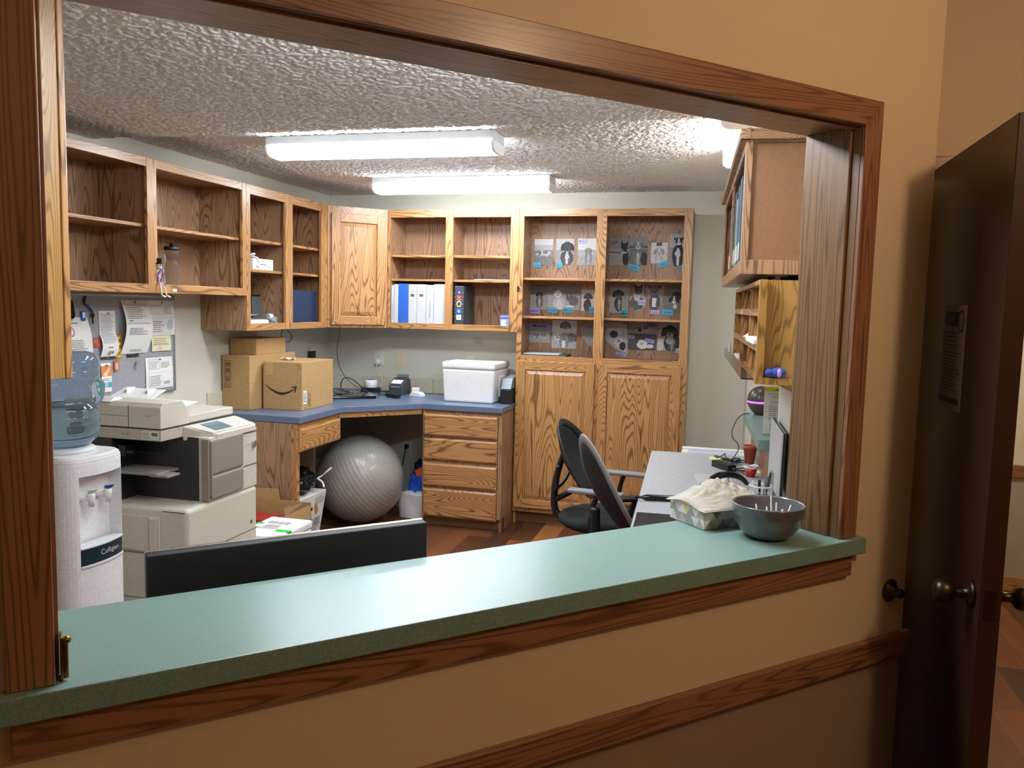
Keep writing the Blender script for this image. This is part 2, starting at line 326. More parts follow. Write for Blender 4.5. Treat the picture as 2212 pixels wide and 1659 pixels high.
# ---------------------------------------------------------------- the setting
struct('floor', MB().box(-.2, 7, -9, .2, -.08, 0), 'plank_floor')
struct('wall_back', MB().box(-.12, 3.36, 0, .12, 0, 2.6), 'office_paint')
struct('wall_left', MB().box(-.12, 0, -7.0, 0, 0, 2.6), 'office_paint')
import numpy as np
def vnoise(xx, yy, cell, seed):      # smooth value noise on a lattice
    r = np.random.RandomState(seed).rand(256, 256); x, y = xx/cell, yy/cell; xi, yi = np.floor(x).astype(int), np.floor(y).astype(int); fx, fy = x-xi, y-yi
    fx, fy = fx*fx*(3-2*fx), fy*fy*(3-2*fy); g = lambda i, j: r[i % 256, j % 256]
    return (g(xi,yi)*(1-fx)+g(xi+1,yi)*fx)*(1-fy)+(g(xi,yi+1)*(1-fx)+g(xi+1,yi+1)*fx)*fy
def knockdown(x0, x1, y0, y1, z, st, inside):      # sprayed ceiling texture as real relief hanging 0-5 mm below z
    nx, ny = int((x1-x0)/st), int((y1-y0)/st); X, Y = np.meshgrid(x0+np.arange(nx+1)*st, y0+np.arange(ny+1)*st)
    wx = X+.006*(vnoise(X, Y, .02, 5)-.5); wy = Y+.006*(vnoise(X, Y, .02, 6)-.5)
    h = .60*vnoise(wx, wy, .0125, 1)+.40*vnoise(wx, wy, .0075, 2); h = np.clip((h-.40)/.22, 0, 1); h = h*h*(3-2*h)
    Z = z-.0062*h-.0006*vnoise(X, Y, .004, 3)
    co = np.stack([X, Y, Z], -1).reshape(-1, 3); i = np.arange(nx)[None, :]+(nx+1)*np.arange(ny)[:, None]
    ok = inside((X[:-1,:-1]+st/2), (Y[:-1,:-1]+st/2)); i = i[ok]; f = np.stack([i, i+nx+1, i+nx+2, i+1], -1)
    me = bpy.data.meshes.new('ceiling'); me.vertices.add(len(co)); me.vertices.foreach_set('co', co.ravel()); me.loops.add(f.size); me.loops.foreach_set('vertex_index', f.ravel().astype(np.int32))
    me.polygons.add(len(f)); me.polygons.foreach_set('loop_start', np.arange(0, f.size, 4, dtype=np.int32)); me.polygons.foreach_set('loop_total', np.full(len(f), 4, dtype=np.int32)); me.update(); me.polygons.foreach_set('use_smooth', [True]*len(f)); me.materials.append(MATS['popcorn_ceiling'])
    b = bmesh.new(); b.from_mesh(me); bmesh.ops.delete(b, geom=[v for v in b.verts if not v.link_faces], context='VERTS'); b.to_mesh(me); b.free(); return me
rx = lambda y: 3.2376-.04366*y
ce = MB(); ce.prism([(0,0),(3.24,0),(3.375,-3.1),(3.40,-3.585),(0,-6.985)], 2.416, 2.5)
ce.prism([(0,-2.5),(3.348,-2.5),(3.40,-3.585),(0,-6.985)], 2.361, 2.416)
struct('ceiling', ce, 'popcorn_ceiling')
for nm, me in (('ceiling', knockdown(.0, 3.36, -2.5, 0, 2.4155, .0050, lambda x, y: x < rx(y))), ('ceiling', knockdown(.0, 3.42, -5.0, -2.5, 2.3605, .0045, lambda x, y: (x < rx(y)) & (x-y < 6.985)))):
    o = bpy.data.objects.new(nm, me); COL.objects.link(o); props(o, kind='structure')
WR = MB(); WO = (1.2, 2.2)
WR.box(0, WO[0], 0, .13, 0, 2.6); WR.box(WO[1], 3.57, 0, .13, 0, 2.6); WR.box(WO[0], WO[1], 0, .13, 0, .965); WR.box(WO[0], WO[1], 0, .13, 1.42, 2.6)
struct('wall_right', WR, 'office_paint', loc=R0, rz=RZ)
SL, SR, ZT, ZS = -2.045, -.285, 2.051, .972
WF = MB()
for a, b, z0, z1 in ((-4.95, SL, 0, 2.8), (SR, 0, 0, 2.8), (SL, SR, 0, ZS), (SL, SR, ZT, 2.8)): WF.box(a, b, 0, .157, z0, z1)
struct('wall_front', WF, 'lobby_paint', loc=D0, rz=DZ)
struct('wall_corner', MB().box(3.495, 3.604, -3.604+.02, -2.9, 0, 2.8), 'lobby_paint')
we = MB(); we.box(3.604, 3.68, -3.02, -2.9, 0, 2.8); we.box(3.68, 4.56, -3.02, -2.9, 2.035, 2.8); we.box(4.56, 7, -3.02, -2.9, 0, 2.8)
struct('wall_entry', we, 'lobby_paint')
struct('wall_hall', MB().box(3.43, 7, -.778, -.66, 0, 2.6), 'hall_paint')
struct('wall_hall_end', MB().box(7, 7.1, -9, -.6, 0, 2.8), 'lobby_paint')
struct('ceiling_hall', MB().box(3.5, 7, -2.9, -.7, 2.45, 2.55), 'lobby_ceiling_paint')
struct('wall_lobby_back', MB().box(0, 7.1, -9.1, -9, 0, 2.8), 'lobby_paint')
struct('wall_lobby_left', MB().box(0, .1, -9, -7.15, 0, 2.8), 'lobby_paint')
cl = MB(); cl.prism([(0,-9),(7,-9),(7,-3.02),(3.7,-3.02),(3.604,-3.604),(.1,-7.108)], 2.8, 2.9); struct('ceiling_lobby', cl, 'lobby_ceiling_paint')

# oak casing of the pass-through, its inner lining, the apron below and the chair rails
def board(mb, poly, y0, y1): mb.prism(poly, y0, y1, f=lambda x, z, y: (x, y, z))
O_ = .062
tr = MB(); board(tr, [(SL+.015-O_, ZT-.015+O_),(SR-.015+O_, ZT-.015+O_),(SR-.015, ZT-.015),(SL+.015, ZT-.015)], -.012, 0); struct('trim_1', tr, 'oaktrim_x', loc=D0, rz=DZ, bevel=.002)
tr = MB(); board(tr, [(SR-.015, 1.0145),(SR-.015+O_, 1.0145),(SR-.015+O_, ZT-.015+O_),(SR-.015, ZT-.015)], -.012, 0); struct('trim_2', tr, 'oaktrim_z', loc=D0, rz=DZ, bevel=.002)
tr = MB(); board(tr, [(SL+.015-O_, 1.0145),(SL+.015, 1.0145),(SL+.015, ZT-.015),(SL+.015-O_, ZT-.015+O_)], -.012, 0); struct('trim_3', tr, 'oaktrim_z', loc=D0, rz=DZ, bevel=.002)
tr = MB(); tr.box(SL, SR, 0, .16, ZT-.015, ZT); tr.box(SL+.015, SR-.015, .012, .03, ZT-.022, ZT-.015); struct('trim_4', tr, 'oaktrim_x', loc=D0, rz=DZ)
tr = MB(); tr.box(SR-.015, SR, 0, .16, 1.0145, ZT-.015); tr.box(SR-.023, SR-.015, .024, .16, 1.0145, ZT-.015); struct('trim_5', tr, 'oakjamb_z', loc=D0, rz=DZ, bevel=.0015)
tr = MB(); tr.box(SL, SL+.015, 0, .16, 1.0145, ZT-.015); tr.box(SL+.015, SL+.021, .024, .16, 1.0145, ZT-.015); struct('trim_6', tr, 'oaktrim_z', loc=D0, rz=DZ, bevel=.0015)
struct('trim_7', MB().box(-2.088, -.252, -.016, 0, .915, .9715), 'oaktrim_x', loc=D0, rz=DZ, bevel=.002)
struct('trim_8', MB().box(-4.9, .018, -.02, 0, .657, .722), 'oaktrim_x', loc=D0, rz=DZ, bevel=.003)
struct('trim_9', MB().box(3.44, 6.98, -.798, -.778, .671, .742), 'oaktrim_x', bevel=.003)
struct('baseboard_hall', MB().box(3.44, 6.98, -.792, -.778, 0, .085), 'oak_x', bevel=.003)
tr = MB(); tr.box(3.618, 4.62, -3.036, -3.02, 2.03, 2.095); tr.box(4.555, 4.62, -3.036, -3.02, 0, 2.03); struct('trim_10', tr, 'oaktrim_x', bevel=.002)
tr = MB(); tr.box(3.68, 3.70, -3.02, -2.9, 0, 2.035); tr.box(4.54, 4.56, -3.02, -2.9, 0, 2.035); struct('trim_11', tr, 'oaktrim_z')
# tile-like splash strip above the blue counter
sp = MB()
for i in range(11): sp.box(.012+i*.148, .012+i*.148+.146, -.011, -.001, .881, .995)
for i in range(11): sp.box(.001, .011, -1.607+i*.146, -1.607+i*.146+.144, .881, .995)
one('backsplash', sp, 'cream_tile', 'low cream tile strip along the wall behind the blue counter', 'backsplash', loc=(0,0,.88), world=True, bevel=.002)

# the brown door standing open
d = T('door_1', None, None, loc=(3.717, -3.16, 0), kind='structure', world=True)
d.p('door_panel', MB().box(3.694, 3.740, -3.936, -3.162, .012, 2.03), 'door_brown', bevel=.002)
for sx, x in ((-1, 3.694), (1, 3.740)):
    k = MB(); k.lathe([(.0, 0), (.033, 0), (.034, .004), (.026, .009), (.013, .014), (.011, .034), (.014, .040), (.024, .046), (.0285, .056), (.029, .066), (.026, .077), (.016, .085), (0, .088)], c=(x, -3.875, .925), axis=(sx,0,0), n=28)
    d.p('door_knob', k, 'bronze', label='round dark brass door knob')
d.p('latch_plate', MB().box(3.705, 3.729, -3.9375, -3.9358, .885, .955), 'bronze')
for z in (.25, 1.0, 1.78): d.p('hinge', MB().cyl((3.698, -3.155, z), (3.698, -3.155, z+.09), .006, n=10), 'bronze')

# ---------------------------------------------------------------- ceiling lights
def tube_light(loc, rz, label, L=1.22):
    t = T('ceiling_light', label, 'light', loc=loc, rz=rz, group='long tube lights on the office ceiling')
    t.p('housing', MB().box(-L/2, L/2, -.092, .092, -.044, 0), 'white_enamel', bevel=.004)
    b = MB(); n = 10; pr = [(-.094, -.0445)]+[(-.094*math.copysign(abs(math.cos(PI*i/n))**.6, math.cos(PI*i/n)), -.066-.032*math.sin(PI*i/n)**.8) for i in range(n+1)]+[(.094, -.0445)]
    b.prism(pr, -L/2+.012, L/2-.012, f=lambda y, z, x: (x, y, z), sm=True); t.p('lens', b, 'tube_lens', label='glowing white wraparound lens')
    for s_ in (-1, 1):
        b = MB(); b.prism([(y*1.02, z*1.02) for y, z in pr], s_*(L/2-.012), s_*L/2, f=lambda y, z, x: (x, y, z)); t.p('end_cap', b, 'lens_cap')
    return t
tube_light((1.375, -2.085, 2.41), 0, 'long glowing tube light just behind the lowered ceiling edge')
tube_light((1.36, -.755, 2.41), 0, 'long glowing tube light nearest the back wall')
tube_light((3.13, -2.01, 2.41), PI/2, 'tube light running front to back above the right wall cabinet', L=.96)
t4 = tube_light((0,0,0), 0, 'tube light on the lowered ceiling just inside the pass-through opening')
t4.e.location = Df(-.98, .62, 2.355); t4.e.rotation_euler[2] = DZ
fx = T('ceiling_light', 'warm dome lamp on the lobby ceiling beyond the brown door', 'light', loc=(4.45, -5.05, 2.8))
fx.p('base', MB().lathe([(.09,0),(.09,-.03),(.0,-.03)], n=24), 'bronze'); fx.p('shade', MB().lathe([(.085,-.031),(.088,-.045),(.07,-.075),(.03,-.092),(0,-.094)], n=24), 'lobby_dome')
fx = T('ceiling_light', 'small lamp on the hall ceiling behind the brown door', 'light', loc=(5.0, -1.9, 2.45))
fx.p('base', MB().lathe([(.09,0),(.09,-.03),(.0,-.03)], n=24), 'bronze'); fx.p('shade', MB().lathe([(.085,-.031),(.088,-.045),(.07,-.075),(.03,-.092),(0,-.094)], n=24), 'lobby_dome')
fx = T('ceiling_light', 'small unseen fill lamp added on the lobby ceiling behind the camera', 'light', loc=(4.1, -7.4, 2.8))
fx.p('base', MB().lathe([(.09,0),(.09,-.03),(.0,-.03)], n=24), 'bronze'); fx.p('shade', MB().lathe([(.085,-.031),(.088,-.045),(.07,-.075),(.03,-.092),(0,-.094)], n=24), 'lobby_dome')

# ---------------------------------------------------------------- cabinets
# local frame of a cabinet: x along its face, y = 0 at the wall and -depth at the face
def carcass(t, w, z0, z1, dep, opens, top, bot, shelves, divs=(), fy=.018, holes=True):
    y = -dep+fy
    t.p('side_panel', MB().box(0, .018, y, 0, z0, z1-.004), 'oakin_z'); t.p('side_panel', MB().box(w-.018, w, y, 0, z0, z1-.004), 'oakin_z')
    t.p('top_panel', MB().box(.018, w-.018, y, 0, z1-.022, z1-.004), 'oakin_x'); t.p('bottom_panel', MB().box(.018, w-.018, y, 0, z0+.012, z0+.030), 'oakin_x')
    t.p('back_panel', MB().box(.018, w-.018, -.010, -.002, z0+.03, z1-.022), 'oakin_z')
    for x in divs: t.p('divider', MB().box(x-.009, x+.009, y, -.010, z0+.03, z1-.022), 'oakin_z')
    xs = [0]+[v for o in opens for v in o]+[w]
    for i in range(0, len(xs), 2): t.p('stile', MB().box(xs[i], xs[i+1], -dep, y, z0, z1), 'oak_z', bevel=.0015)
    for a, b in opens:
        for c, e in ((z1-top, z1), (z0, z0+bot)): t.p('rail', MB().box(a, b, -dep+.0005, y, c, e), 'oak_x', bevel=.0015)
    edges = [.018]+list(divs)+[w-.018]
    for zz in shelves:
        for i in range(len(edges)-1):
            if isinstance(zz, tuple) and zz[0] != i: continue
            z = zz[1] if isinstance(zz, tuple) else zz
            a, b = edges[i]+(.010 if i else .001), edges[i+1]-(.010 if i < len(edges)-2 else .001)
            t.p('shelf', MB().box(a, b, y+.012, -.012, z-.016, z), 'oak_x', bevel=.001)
    if holes:
        h = MB()
        for i in range(len(edges)-1):
            xm = edges[i]+.06
            for k in range(int((z1-z0-.25)/.033)):
                h.cyl((xm, -.0104, z0+.12+k*.033), (xm, -.0100, z0+.12+k*.033), .0026, n=8)
        # the peg holes are drilled in the inner face of the right-hand side panel and the back
        t.p('peg_holes', h, 'copier_black')
def panel_door(t, x0, x1, z0, z1, y, th=.019, name='door'):
    s_ = .062; b = MB(); 
    b.box(x0, x0+s_, y-th, y, z0, z1); b.box(x1-s_, x1, y-th, y, z0, z1); b.box(x0+.01, x1-.01, y-.004, y, z0+.01, z1-.01)
    dr = t.p(name, b, 'oak_z', bevel=.0025)
    for c, e in ((z0, z0+s_), (z1-s_, z1)): t.p('rail', MB().box(x0+s_, x1-s_, y-th, y, c, e), 'oak_x', parent=dr, bevel=.0025)
    a, c, e, g = x0+s_, x1-s_, z0+s_, z1-s_; k = .030; b = MB()
    b.hexa([(a,y-.006,e),(c,y-.006,e),(c,y-.006,g),(a,y-.006,g)], [(a+k,y-th+.002,e+k),(c-k,y-th+.002,e+k),(c-k,y-th+.002,g-k),(a+k,y-th+.002,g-k)])
    b.box(a-.004, c+.004, y-.008, y-.002, e-.004, g+.004)
    t.p('raised_panel', b, 'oak_z', parent=dr)
ZB, ZTOP = 1.39, 2.257
t = T('wall_cabinet', 'open oak wall cabinet over the notice board, holding the skeleton figure', 'cabinet', loc=(0, -3.30, 0), rz=PI/2, group='oak cabinets of the office')
carcass(t, 1.644, 1.60, ZTOP, .32, [(.04, .788), (.859, 1.604)], .043, .044, [1.938], divs=[.8235])
t = T('wall_cabinet', 'open oak wall cabinet on the left wall with tablets on its bottom', 'cabinet', loc=(0, -1.655, 0), rz=PI/2, group='oak cabinets of the office')
carcass(t, 1.013, ZB, ZTOP, .32, [(.041, .443), (.533, .920)], .055, .042, [1.945, 1.762], divs=[.488])
t = T('corner_cabinet', 'oak corner wall cabinet with one raised-panel door', 'cabinet', loc=(0, 0, 0), world=True, group='oak cabinets of the office')
b = MB(); b.prism([(.001,-.002),(.001,-.640),(.305,-.640),(.640,-.305),(.640,-.002)], ZB+.004, ZTOP-.004); t.p('cabinet_box', b, 'oakin_z')
fo = MB(); q = math.sqrt(.5)
dl = lambda a, b_: (.3205+a*q-b_*q*-1, -.6405+a*q-b_*q)       # along the angled face, b_ = outwards
def dbox(mb, a0, a1, b0, b1, z0, z1): mb.prism([dl(a0,b0),dl(a1,b0),dl(a1,b1),dl(a0,b1)], z0, z1)
Wd = .453
for a0, a1 in ((0, .03), (Wd-.03, Wd)): fo = MB(); dbox(fo, a0, a1, -.018, 0, ZB, ZTOP); t.p('stile', fo, 'oak_z', bevel=.0015)
for z0, z1 in ((ZTOP-.06, ZTOP), (ZB, ZB+.04)): fo = MB(); dbox(fo, .03, Wd-.03, -.018, 0, z0, z1); t.p('rail', fo, 'oak_x', bevel=.0015)
cd = MB(); dbox(cd, .03, Wd-.03, .001, .004, ZB+.03, ZTOP-.06)
for a0, a1 in ((.025, .087), (Wd-.087, Wd-.025)): dbox(cd, a0, a1, .001, .020, ZB+.022, ZTOP-.05)
dr = t.p('door', cd, 'oak_z', bevel=.0025)
for z0, z1 in ((ZB+.022, ZB+.084), (ZTOP-.112, ZTOP-.05)): cd = MB(); dbox(cd, .087, Wd-.087, .001, .020, z0, z1); t.p('rail', cd, 'oak_x', parent=dr, bevel=.0025)
cd = MB(); P3 = lambda a, b_, z: (*dl(a, b_), z); a, c, e, g, k = .087, Wd-.087, ZB+.084, ZTOP-.112, .032
cd.hexa([P3(a,.006,e),P3(c,.006,e),P3(c,.006,g),P3(a,.006,g)], [P3(a+k,.018,e+k),P3(c-k,.018,e+k),P3(c-k,.018,g-k),P3(a+k,.018,g-k)]); dbox(cd, a, c, .001, .006, e, g)
t.p('raised_panel', cd, 'oak_z', parent=dr)
t = T('wall_cabinet', 'open oak wall cabinet on the back wall holding the binders', 'cabinet', loc=(.643, 0, 0), group='oak cabinets of the office')
carcass(t, .997, ZB, ZTOP, .32, [(.018, .450), (.507, .937)], .055, .042, [1.932, 1.757], divs=[.4785])
t = T('tall_cabinet', 'tall oak cabinet with pet photos behind its open upper shelves', 'cabinet', loc=(1.6415, 0, 0), group='oak cabinets of the office')
w = 1.2
carcass(t, w, 1.186, ZTOP, .32, [(.036, .553), (.622, 1.143)], .050, .042, [1.780, 1.508], divs=[.5875], holes=False)
b = MB(); b.box(0, .018, -.302, 0, 0, 1.186); b.box(w-.018, w, -.302, 0, 0, 1.186); b.box(.018, w-.018, -.302, 0, .09, .11); t.p('base_box', b, 'oak_z')
b = MB(); b.box(0, .036, -.32, -.302, .09, 1.186); b.box(.553, .622, -.32, -.302, .09, 1.186); b.box(1.143, w, -.32, -.302, .09, 1.186); b.box(.036, 1.143, -.3195, -.302, .09, .13); t.p('base_frame', b, 'oak_z', bevel=.0015)
t.p('toe_kick', MB().box(.018, w-.018, -.25, -.235, 0, .09), 'hardboard')
panel_door(t, .010, .572, .122, 1.188, -.3205); panel_door(t, .600, 1.165, .122, 1.190, -.3205)
t = T('drawer_cabinet', 'oak base cabinet with four drawers under the blue counter', 'cabinet', loc=(1.052, 0, 0), group='oak cabinets of the office')
w = .583
t.p('cabinet_box', MB().box(0, w, -.602, -.012, .09, .836), 'oakin_z')
b = MB(); b.box(0, .02, -.62, -.602, .09, .838); b.box(w-.03, w, -.62, -.602, .09, .838)
for z0, z1 in ((.812,.838),(.640,.655),(.460,.487),(.279,.30),(.09,.079+.02)): b.box(.02, w-.03, -.6195, -.602, z0, z1)
t.p('face_frame', b, 'oakin_z', bevel=.001)
b = MB(); b.box(.0, w, -.56, -.54, 0, .09); b.box(w-.018, w, -.54, -.02, 0, .09); b.box(w-.018, w, -.602, -.54, 0.0, .09); t.p('toe_kick', b, 'hardboard')
for z0, z1 in ((.656,.812),(.486,.640),(.299,.461),(.080,.280)):
    b = MB(); a, c = .011, .551; k = .012
    b.box(a, c, -.633, -.621, z0, z1); b.hexa([(a,-.633,z0),(c,-.633,z0),(c,-.633,z1),(a,-.633,z1)], [(a+k,-.641,z0+k),(c-k,-.641,z0+k),(c-k,-.641,z1-k),(a+k,-.641,z1-k)])
    t.p('drawer', b, 'oak_x')
# left end support of the counter and its single drawer
t = T('counter_base', 'oak end panel and shallow drawer under the left end of the blue counter', 'cabinet', loc=(0, -1.605, 0), world=True, group='oak cabinets of the office')
t.p('end_panel', MB().box(.012, .582, -1.605, -1.587, 0, .838), 'oakin_z')
b = MB(); b.box(.582, .62, -1.605, -1.570, 0, .838); t.p('corner_stile', b, 'oak_z', bevel=.0015)
b = MB(); b.box(.602, .62, -1.570, -1.055, .800, .838); t.p('apron_rail', b, 'oak_x', bevel=.001)
b = MB(); b.hexa([(.615,-1.06,.805),(.628,-1.052,.805),(1.048,-.632,.805),(1.035,-.640,.805)], [(.615,-1.06,.839),(.628,-1.052,.839),(1.048,-.632,.839),(1.035,-.640,.839)]); t.p('apron_rail', b, 'oak_x')
b = MB(); b.box(.30, .60, -1.58, -1.07, .68, .79); t.p('drawer_box', b, 'oakin_x')
b = MB(); y0, y1, z0, z1, k = -1.588, -1.060, .664, .806, .012; b.box(.621, .633, y0, y1, z0, z1); b.hexa([(.633,y0,z0),(.633,y1,z0),(.633,y1,z1),(.633,y0,z1)], [(.641,y0+k,z0+k),(.641,y1-k,z0+k),(.641,y1-k,z1-k),(.641,y0+k,z1-k)]); t.p('drawer', b, 'oak_y')
b = MB(); b.box(.02, .36, -.905, -.89, 0, .80); t.p('support_panel', b, 'wavy_board')
ct = MB(); ct.prism([(.012,-1.607),(.640,-1.607),(.640,-1.058),(1.058,-.640),(1.639,-.640),(1.639,-.012),(.012,-.012)], .840, .880)
one('countertop', ct, 'blue_laminate', 'speckled blue corner countertop below the oak wall cabinets', 'countertop', loc=(0,0,.84), world=True, bevel=.003)

# oak cabinet end seen beyond the left side of the pass-through
t = T('wall_cabinet', 'oak wall cabinet end seen close beside the left side of the pass-through opening', 'cabinet', loc=(1.46,-4.8,1.39), world=True, group='oak cabinets of the office')
b = MB(); b.prism([(1.612,-4.43),(1.30,-4.43),(1.30,-5.670),(1.612,-5.358)], 1.392, 2.352); t.p('cabinet_box', b, 'oakin_z')
b = MB(); b.prism([(1.624,-4.43),(1.6125,-4.43),(1.6125,-5.357),(1.624,-5.345)], 1.390, 2.354); t.p('end_panel', b, 'oakply_z', bevel=.001)
b = MB(); b.box(1.30,1.628,-4.43,-4.411,1.388,2.354); t.p('front_frame', b, 'oak_z', bevel=.003)

# ---------------------------------------------------------------- pass-through sill, right wall fittings
sl = MB(); sl.prism([(SL+.001,-.0),(SL+.001,.312),(SR-.001,.312),(SR-.001,0),(-.219,0),(-.219,-.030),(-2.42,-.030),(-2.42,0)], .9725, 1.0140)
one('reception_counter', sl, 'teal_laminate', 'wide teal laminate counter through the front opening', 'countertop', loc=D0, rz=DZ, bevel=.0025)
b = MB().box(0, .055, 0, .012, 0, .05); b.cyl((.006,.006,.0),(.006,.006,.055), .006, n=10); 
t = T('latch', 'small brass latch at the foot of the left oak casing', 'latch', loc=Df(-2.0235, -.003, 1.0145), rz=DZ)
b = MB(); b.box(0, .004, 0, .03, 0, .066); t.p('plate', b, 'brass', bevel=.001)
b = MB(); b.cyl((.007, .004, .004), (.007, .004, .058), .0045, n=10); b.ball((.009, .004, .061), .0065, n=10); t.p('pin', b, 'brass')
b = MB(); b.lathe([(0,0),(.030,0),(.031,.004),(.020,.012),(.013,.020),(.012,.030),(.014,.034),(.009,.040),(0,.040)], n=28, axis=(0,-1,0))
one('door_stop', b, 'bronze', 'round dark bronze door stop on the tan wall beside the door', 'door stop', loc=Df(-.067, 0, .842), rz=DZ)
b = MB(); b.lathe([(0,0),(.075,0),(.08,.01),(.07,.03),(0,.035)], n=32, axis=(0,-1,0))
one('wall_fixture', b, 'black_plastic', 'round dark fixture on the tan wall above the opening, cut by the top edge', 'fixture', loc=Df(-.870, 0, 2.41), rz=DZ)
# second, teal ledge on the right office wall
b = MB(); b.prism([(1.19,.08),(2.235,.08),(2.235,.0),(2.199,.0),(2.199,-.24),(1.201,-.24),(1.201,0),(1.19,0)], .966, 1.014, f=lambda u,v,z: (u,-v,z))
one('side_counter', b, 'teal_laminate', 'teal ledge of the side window, carrying the egg-shaped diffuser', 'countertop', loc=R0, rz=RZ, bevel=.0025)
b = MB(); b.box(1.0, 2.3, -.016, -.0005, .762, .965); one('apron_board', b, 'oaktrim_x', 'oak board on the wall below the teal side ledge', 'board', loc=R0, rz=RZ, bevel=.002)
# right upper cabinet, end panel towards the camera
t = T('wall_cabinet', 'oak wall cabinet with teal binders high on the right wall', 'cabinet', loc=Rf(1.62, 0, 1.70), rz=RZ, group='oak cabinets of the office')
w, dp, hh = 1.63, .25, .43
b = MB(); b.box(w-.022, w-.012, -dp+.02, 0, .03, hh-.02); t.p('end_panel', b, 'hardboard')
b = MB(); b.box(w-.012, w, -dp, -dp+.022, 0, hh); b.box(w-.012, w, -dp+.022, 0, .0, .045); b.box(w-.012, w, -.02, 0, .045, hh); t.p('end_frame', b, 'oakin_z', bevel=.0015)
b = MB(); b.box(0, .016, -dp+.01, 0, 0, hh); b.box(.016, w-.022, -.012, 0, 0, hh); t.p('cabinet_box', b, 'oakin_z')
t.p('bottom_panel', MB().box(.016, w-.012, -dp+.01, -.012, .0, .018), 'oakin_x'); t.p('top_panel', MB().box(.016, w-.012, -dp+.01, -.012, hh-.018, hh), 'oakin_x')
b = MB(); b.box(0, .04, -dp, -dp+.01, 0, hh); b.box(.04, w-.012, -dp, -dp+.01, 0, .045); b.box(.04, w-.012, -dp, -dp+.01, hh-.04, hh); b.box(w-.05, w-.012, -dp, -dp+.01, .045, hh-.04); b.box(.80, .835, -dp, -dp+.01, .045, hh-.04); t.p('face_frame', b, 'oak_x', bevel=.001)
b = MB(); b.prism([(-dp+.012,0),(-dp-.018,.0),(-dp-.022,.018),(-dp-.010,.030),(-dp+.012,.036)], -.03, w+.022, f=lambda y,z,x:(x,y,hh-.012+z)); b.prism([(w,0),(w+.018,0),(w+.022,.018),(w+.010,.03),(w,.036)], -dp-.018, 0, f=lambda x,z,y:(x,y,hh-.012+z)); t.p('crown_moulding', b, 'oakin_x', bevel=.002)
x = .06; R9 = random.Random(3)
for i in range(7):
    th = [.09,.05,.10,.09,.035,.10,.09][i]; h_ = [.32,.33,.32,.34,.30,.335,.345][i]; b = MB(); b.box(0, th, 0, .19, 0, h_); mt = 'teal_binder' if i not in (1,4) else 'binder_white'
    u_ = 2.06+x-.049; x += th+.045
    bb = one('binder', b, mt, ['darkest teal binder at the far end of the right wall cabinet','thin white folder second among the teal binders','wide teal binder third along the right wall cabinet','teal binder in the middle of the row on the right wall','slim pale folder between the nearer teal binders','teal binder second nearest in the right wall cabinet','tall teal binder nearest the camera in the right wall cabinet'][i], 'binder', loc=Rf(u_, .2385, 1.7182), rz=RZ, group='binders in the right wall cabinet', bevel=.002)
    b = MB(); b.box(.006, th-.006, -.0008, 0, .05, .11); o = mkobj('spine_label', b, 'paper', parent=bb)
b = MB(); b.cyl((.12,-.13,-.011),(1.60,-.13,-.011), .0085, n=16); b.box(.10, 1.61, -.16, -.10, -.006, -.0005)
one('under_cabinet_light', b, 'rubber_tube', 'dark unlit tube light under the right wall cabinet', 'light', loc=Rf(1.62, 0, 1.70), rz=RZ)
# pigeonhole hutch
t = T('pigeonhole_hutch', 'oak pigeonhole organiser hanging on the right wall', 'shelf', loc=Rf(2.08, 0, 1.365), rz=RZ)
w, dp, hh = 1.36, .20, .312
t.p('side_panel', MB().box(0, .014, -dp, 0, 0, hh), 'oakply_z')
t.p('side_panel', MB().box(w-.040, w-.030, -dp+.012, 0, .012, hh), 'oakply_z')
b = MB(); b.box(w-.034, w, -dp, -dp+.022, .0, hh); t.p('end_stile', b, 'oakply_z', bevel=.001)
b = MB(); b.box(w-.030, w, -dp+.022, 0, 0, .020); t.p('end_ledge', b, 'oakply_z', bevel=.001)
t.p('back_panel', MB().box(.014, w-.04, -.010, 0, 0, hh), 'oakin_z')
t.p('top_panel', MB().box(.014, w-.034, -dp, -.010, hh-.014, hh), 'oak_x')
for z in (0, .100, .206): t.p('shelf', MB().box(.014, w-.040, -dp+.002, -.010, z, z+.014), 'oak_x')
b = MB()
for z in (.097, .203): b.box(.014, w-.034, -dp, -dp+.003, z, z+.022)
t.p('shelf_edge', b, 'oak_x')
for x in (.445, .905):
    for z0, z1 in ((.014,.100),(.114,.206),(.220,.301)): t.p('divider', MB().box(x-.005, x+.005, -dp+.004, -.010, z0, z1), 'oak_z')
b = MB(); b.prism([(-.17,-.001),(-.14,-.001),(-.02,-.055),(-.0,-.055),(0,-.001)], w-.10, w-.07, f=lambda y,z,x:(x,y,z)); t.p('bracket', b, 'oak_x')
# ---------------------------------------------------------------- water cooler
CX, CY = .56, -3.33
t = T('water_cooler', 'white water cooler with recessed taps left of the copier', 'water cooler', loc=(CX, CY, 0), rz=PI/2)
def plan(w, d, r=.05, bulge=.035, n=6):     # rounded rectangle whose front (-y) bows out
    P = []
    for cx, cy, a0 in ((w-r, d-r, 0), (-w+r, d-r, 90), (-w+r, -d+r, 180), (w-r, -d+r, 270)):
        for i in range(n+1):
            a = math.radians(a0+90*i/n); P.append((cx+r*math.cos(a), cy+r*math.sin(a)))
    Q = []
    for x, y in P:
        if y < -d+r*1.01: y -= bulge*(1-(x/w)**2)*(1 if y < -d+r*.9 else .5)
        Q.append((x, y))
    i0 = [i for i, p in enumerate(P) if p[1] < -d+1e-6]
    a, b = P[3*(n+1)-1], P[3*(n+1)]
    mid = [(a[0]+(b[0]-a[0])*k/8, -d-bulge*(1-((a[0]+(b[0]-a[0])*k/8)/w)**2)) for k in range(1, 8)]
    return Q[:3*(n+1)]+mid+Q[3*(n+1):]
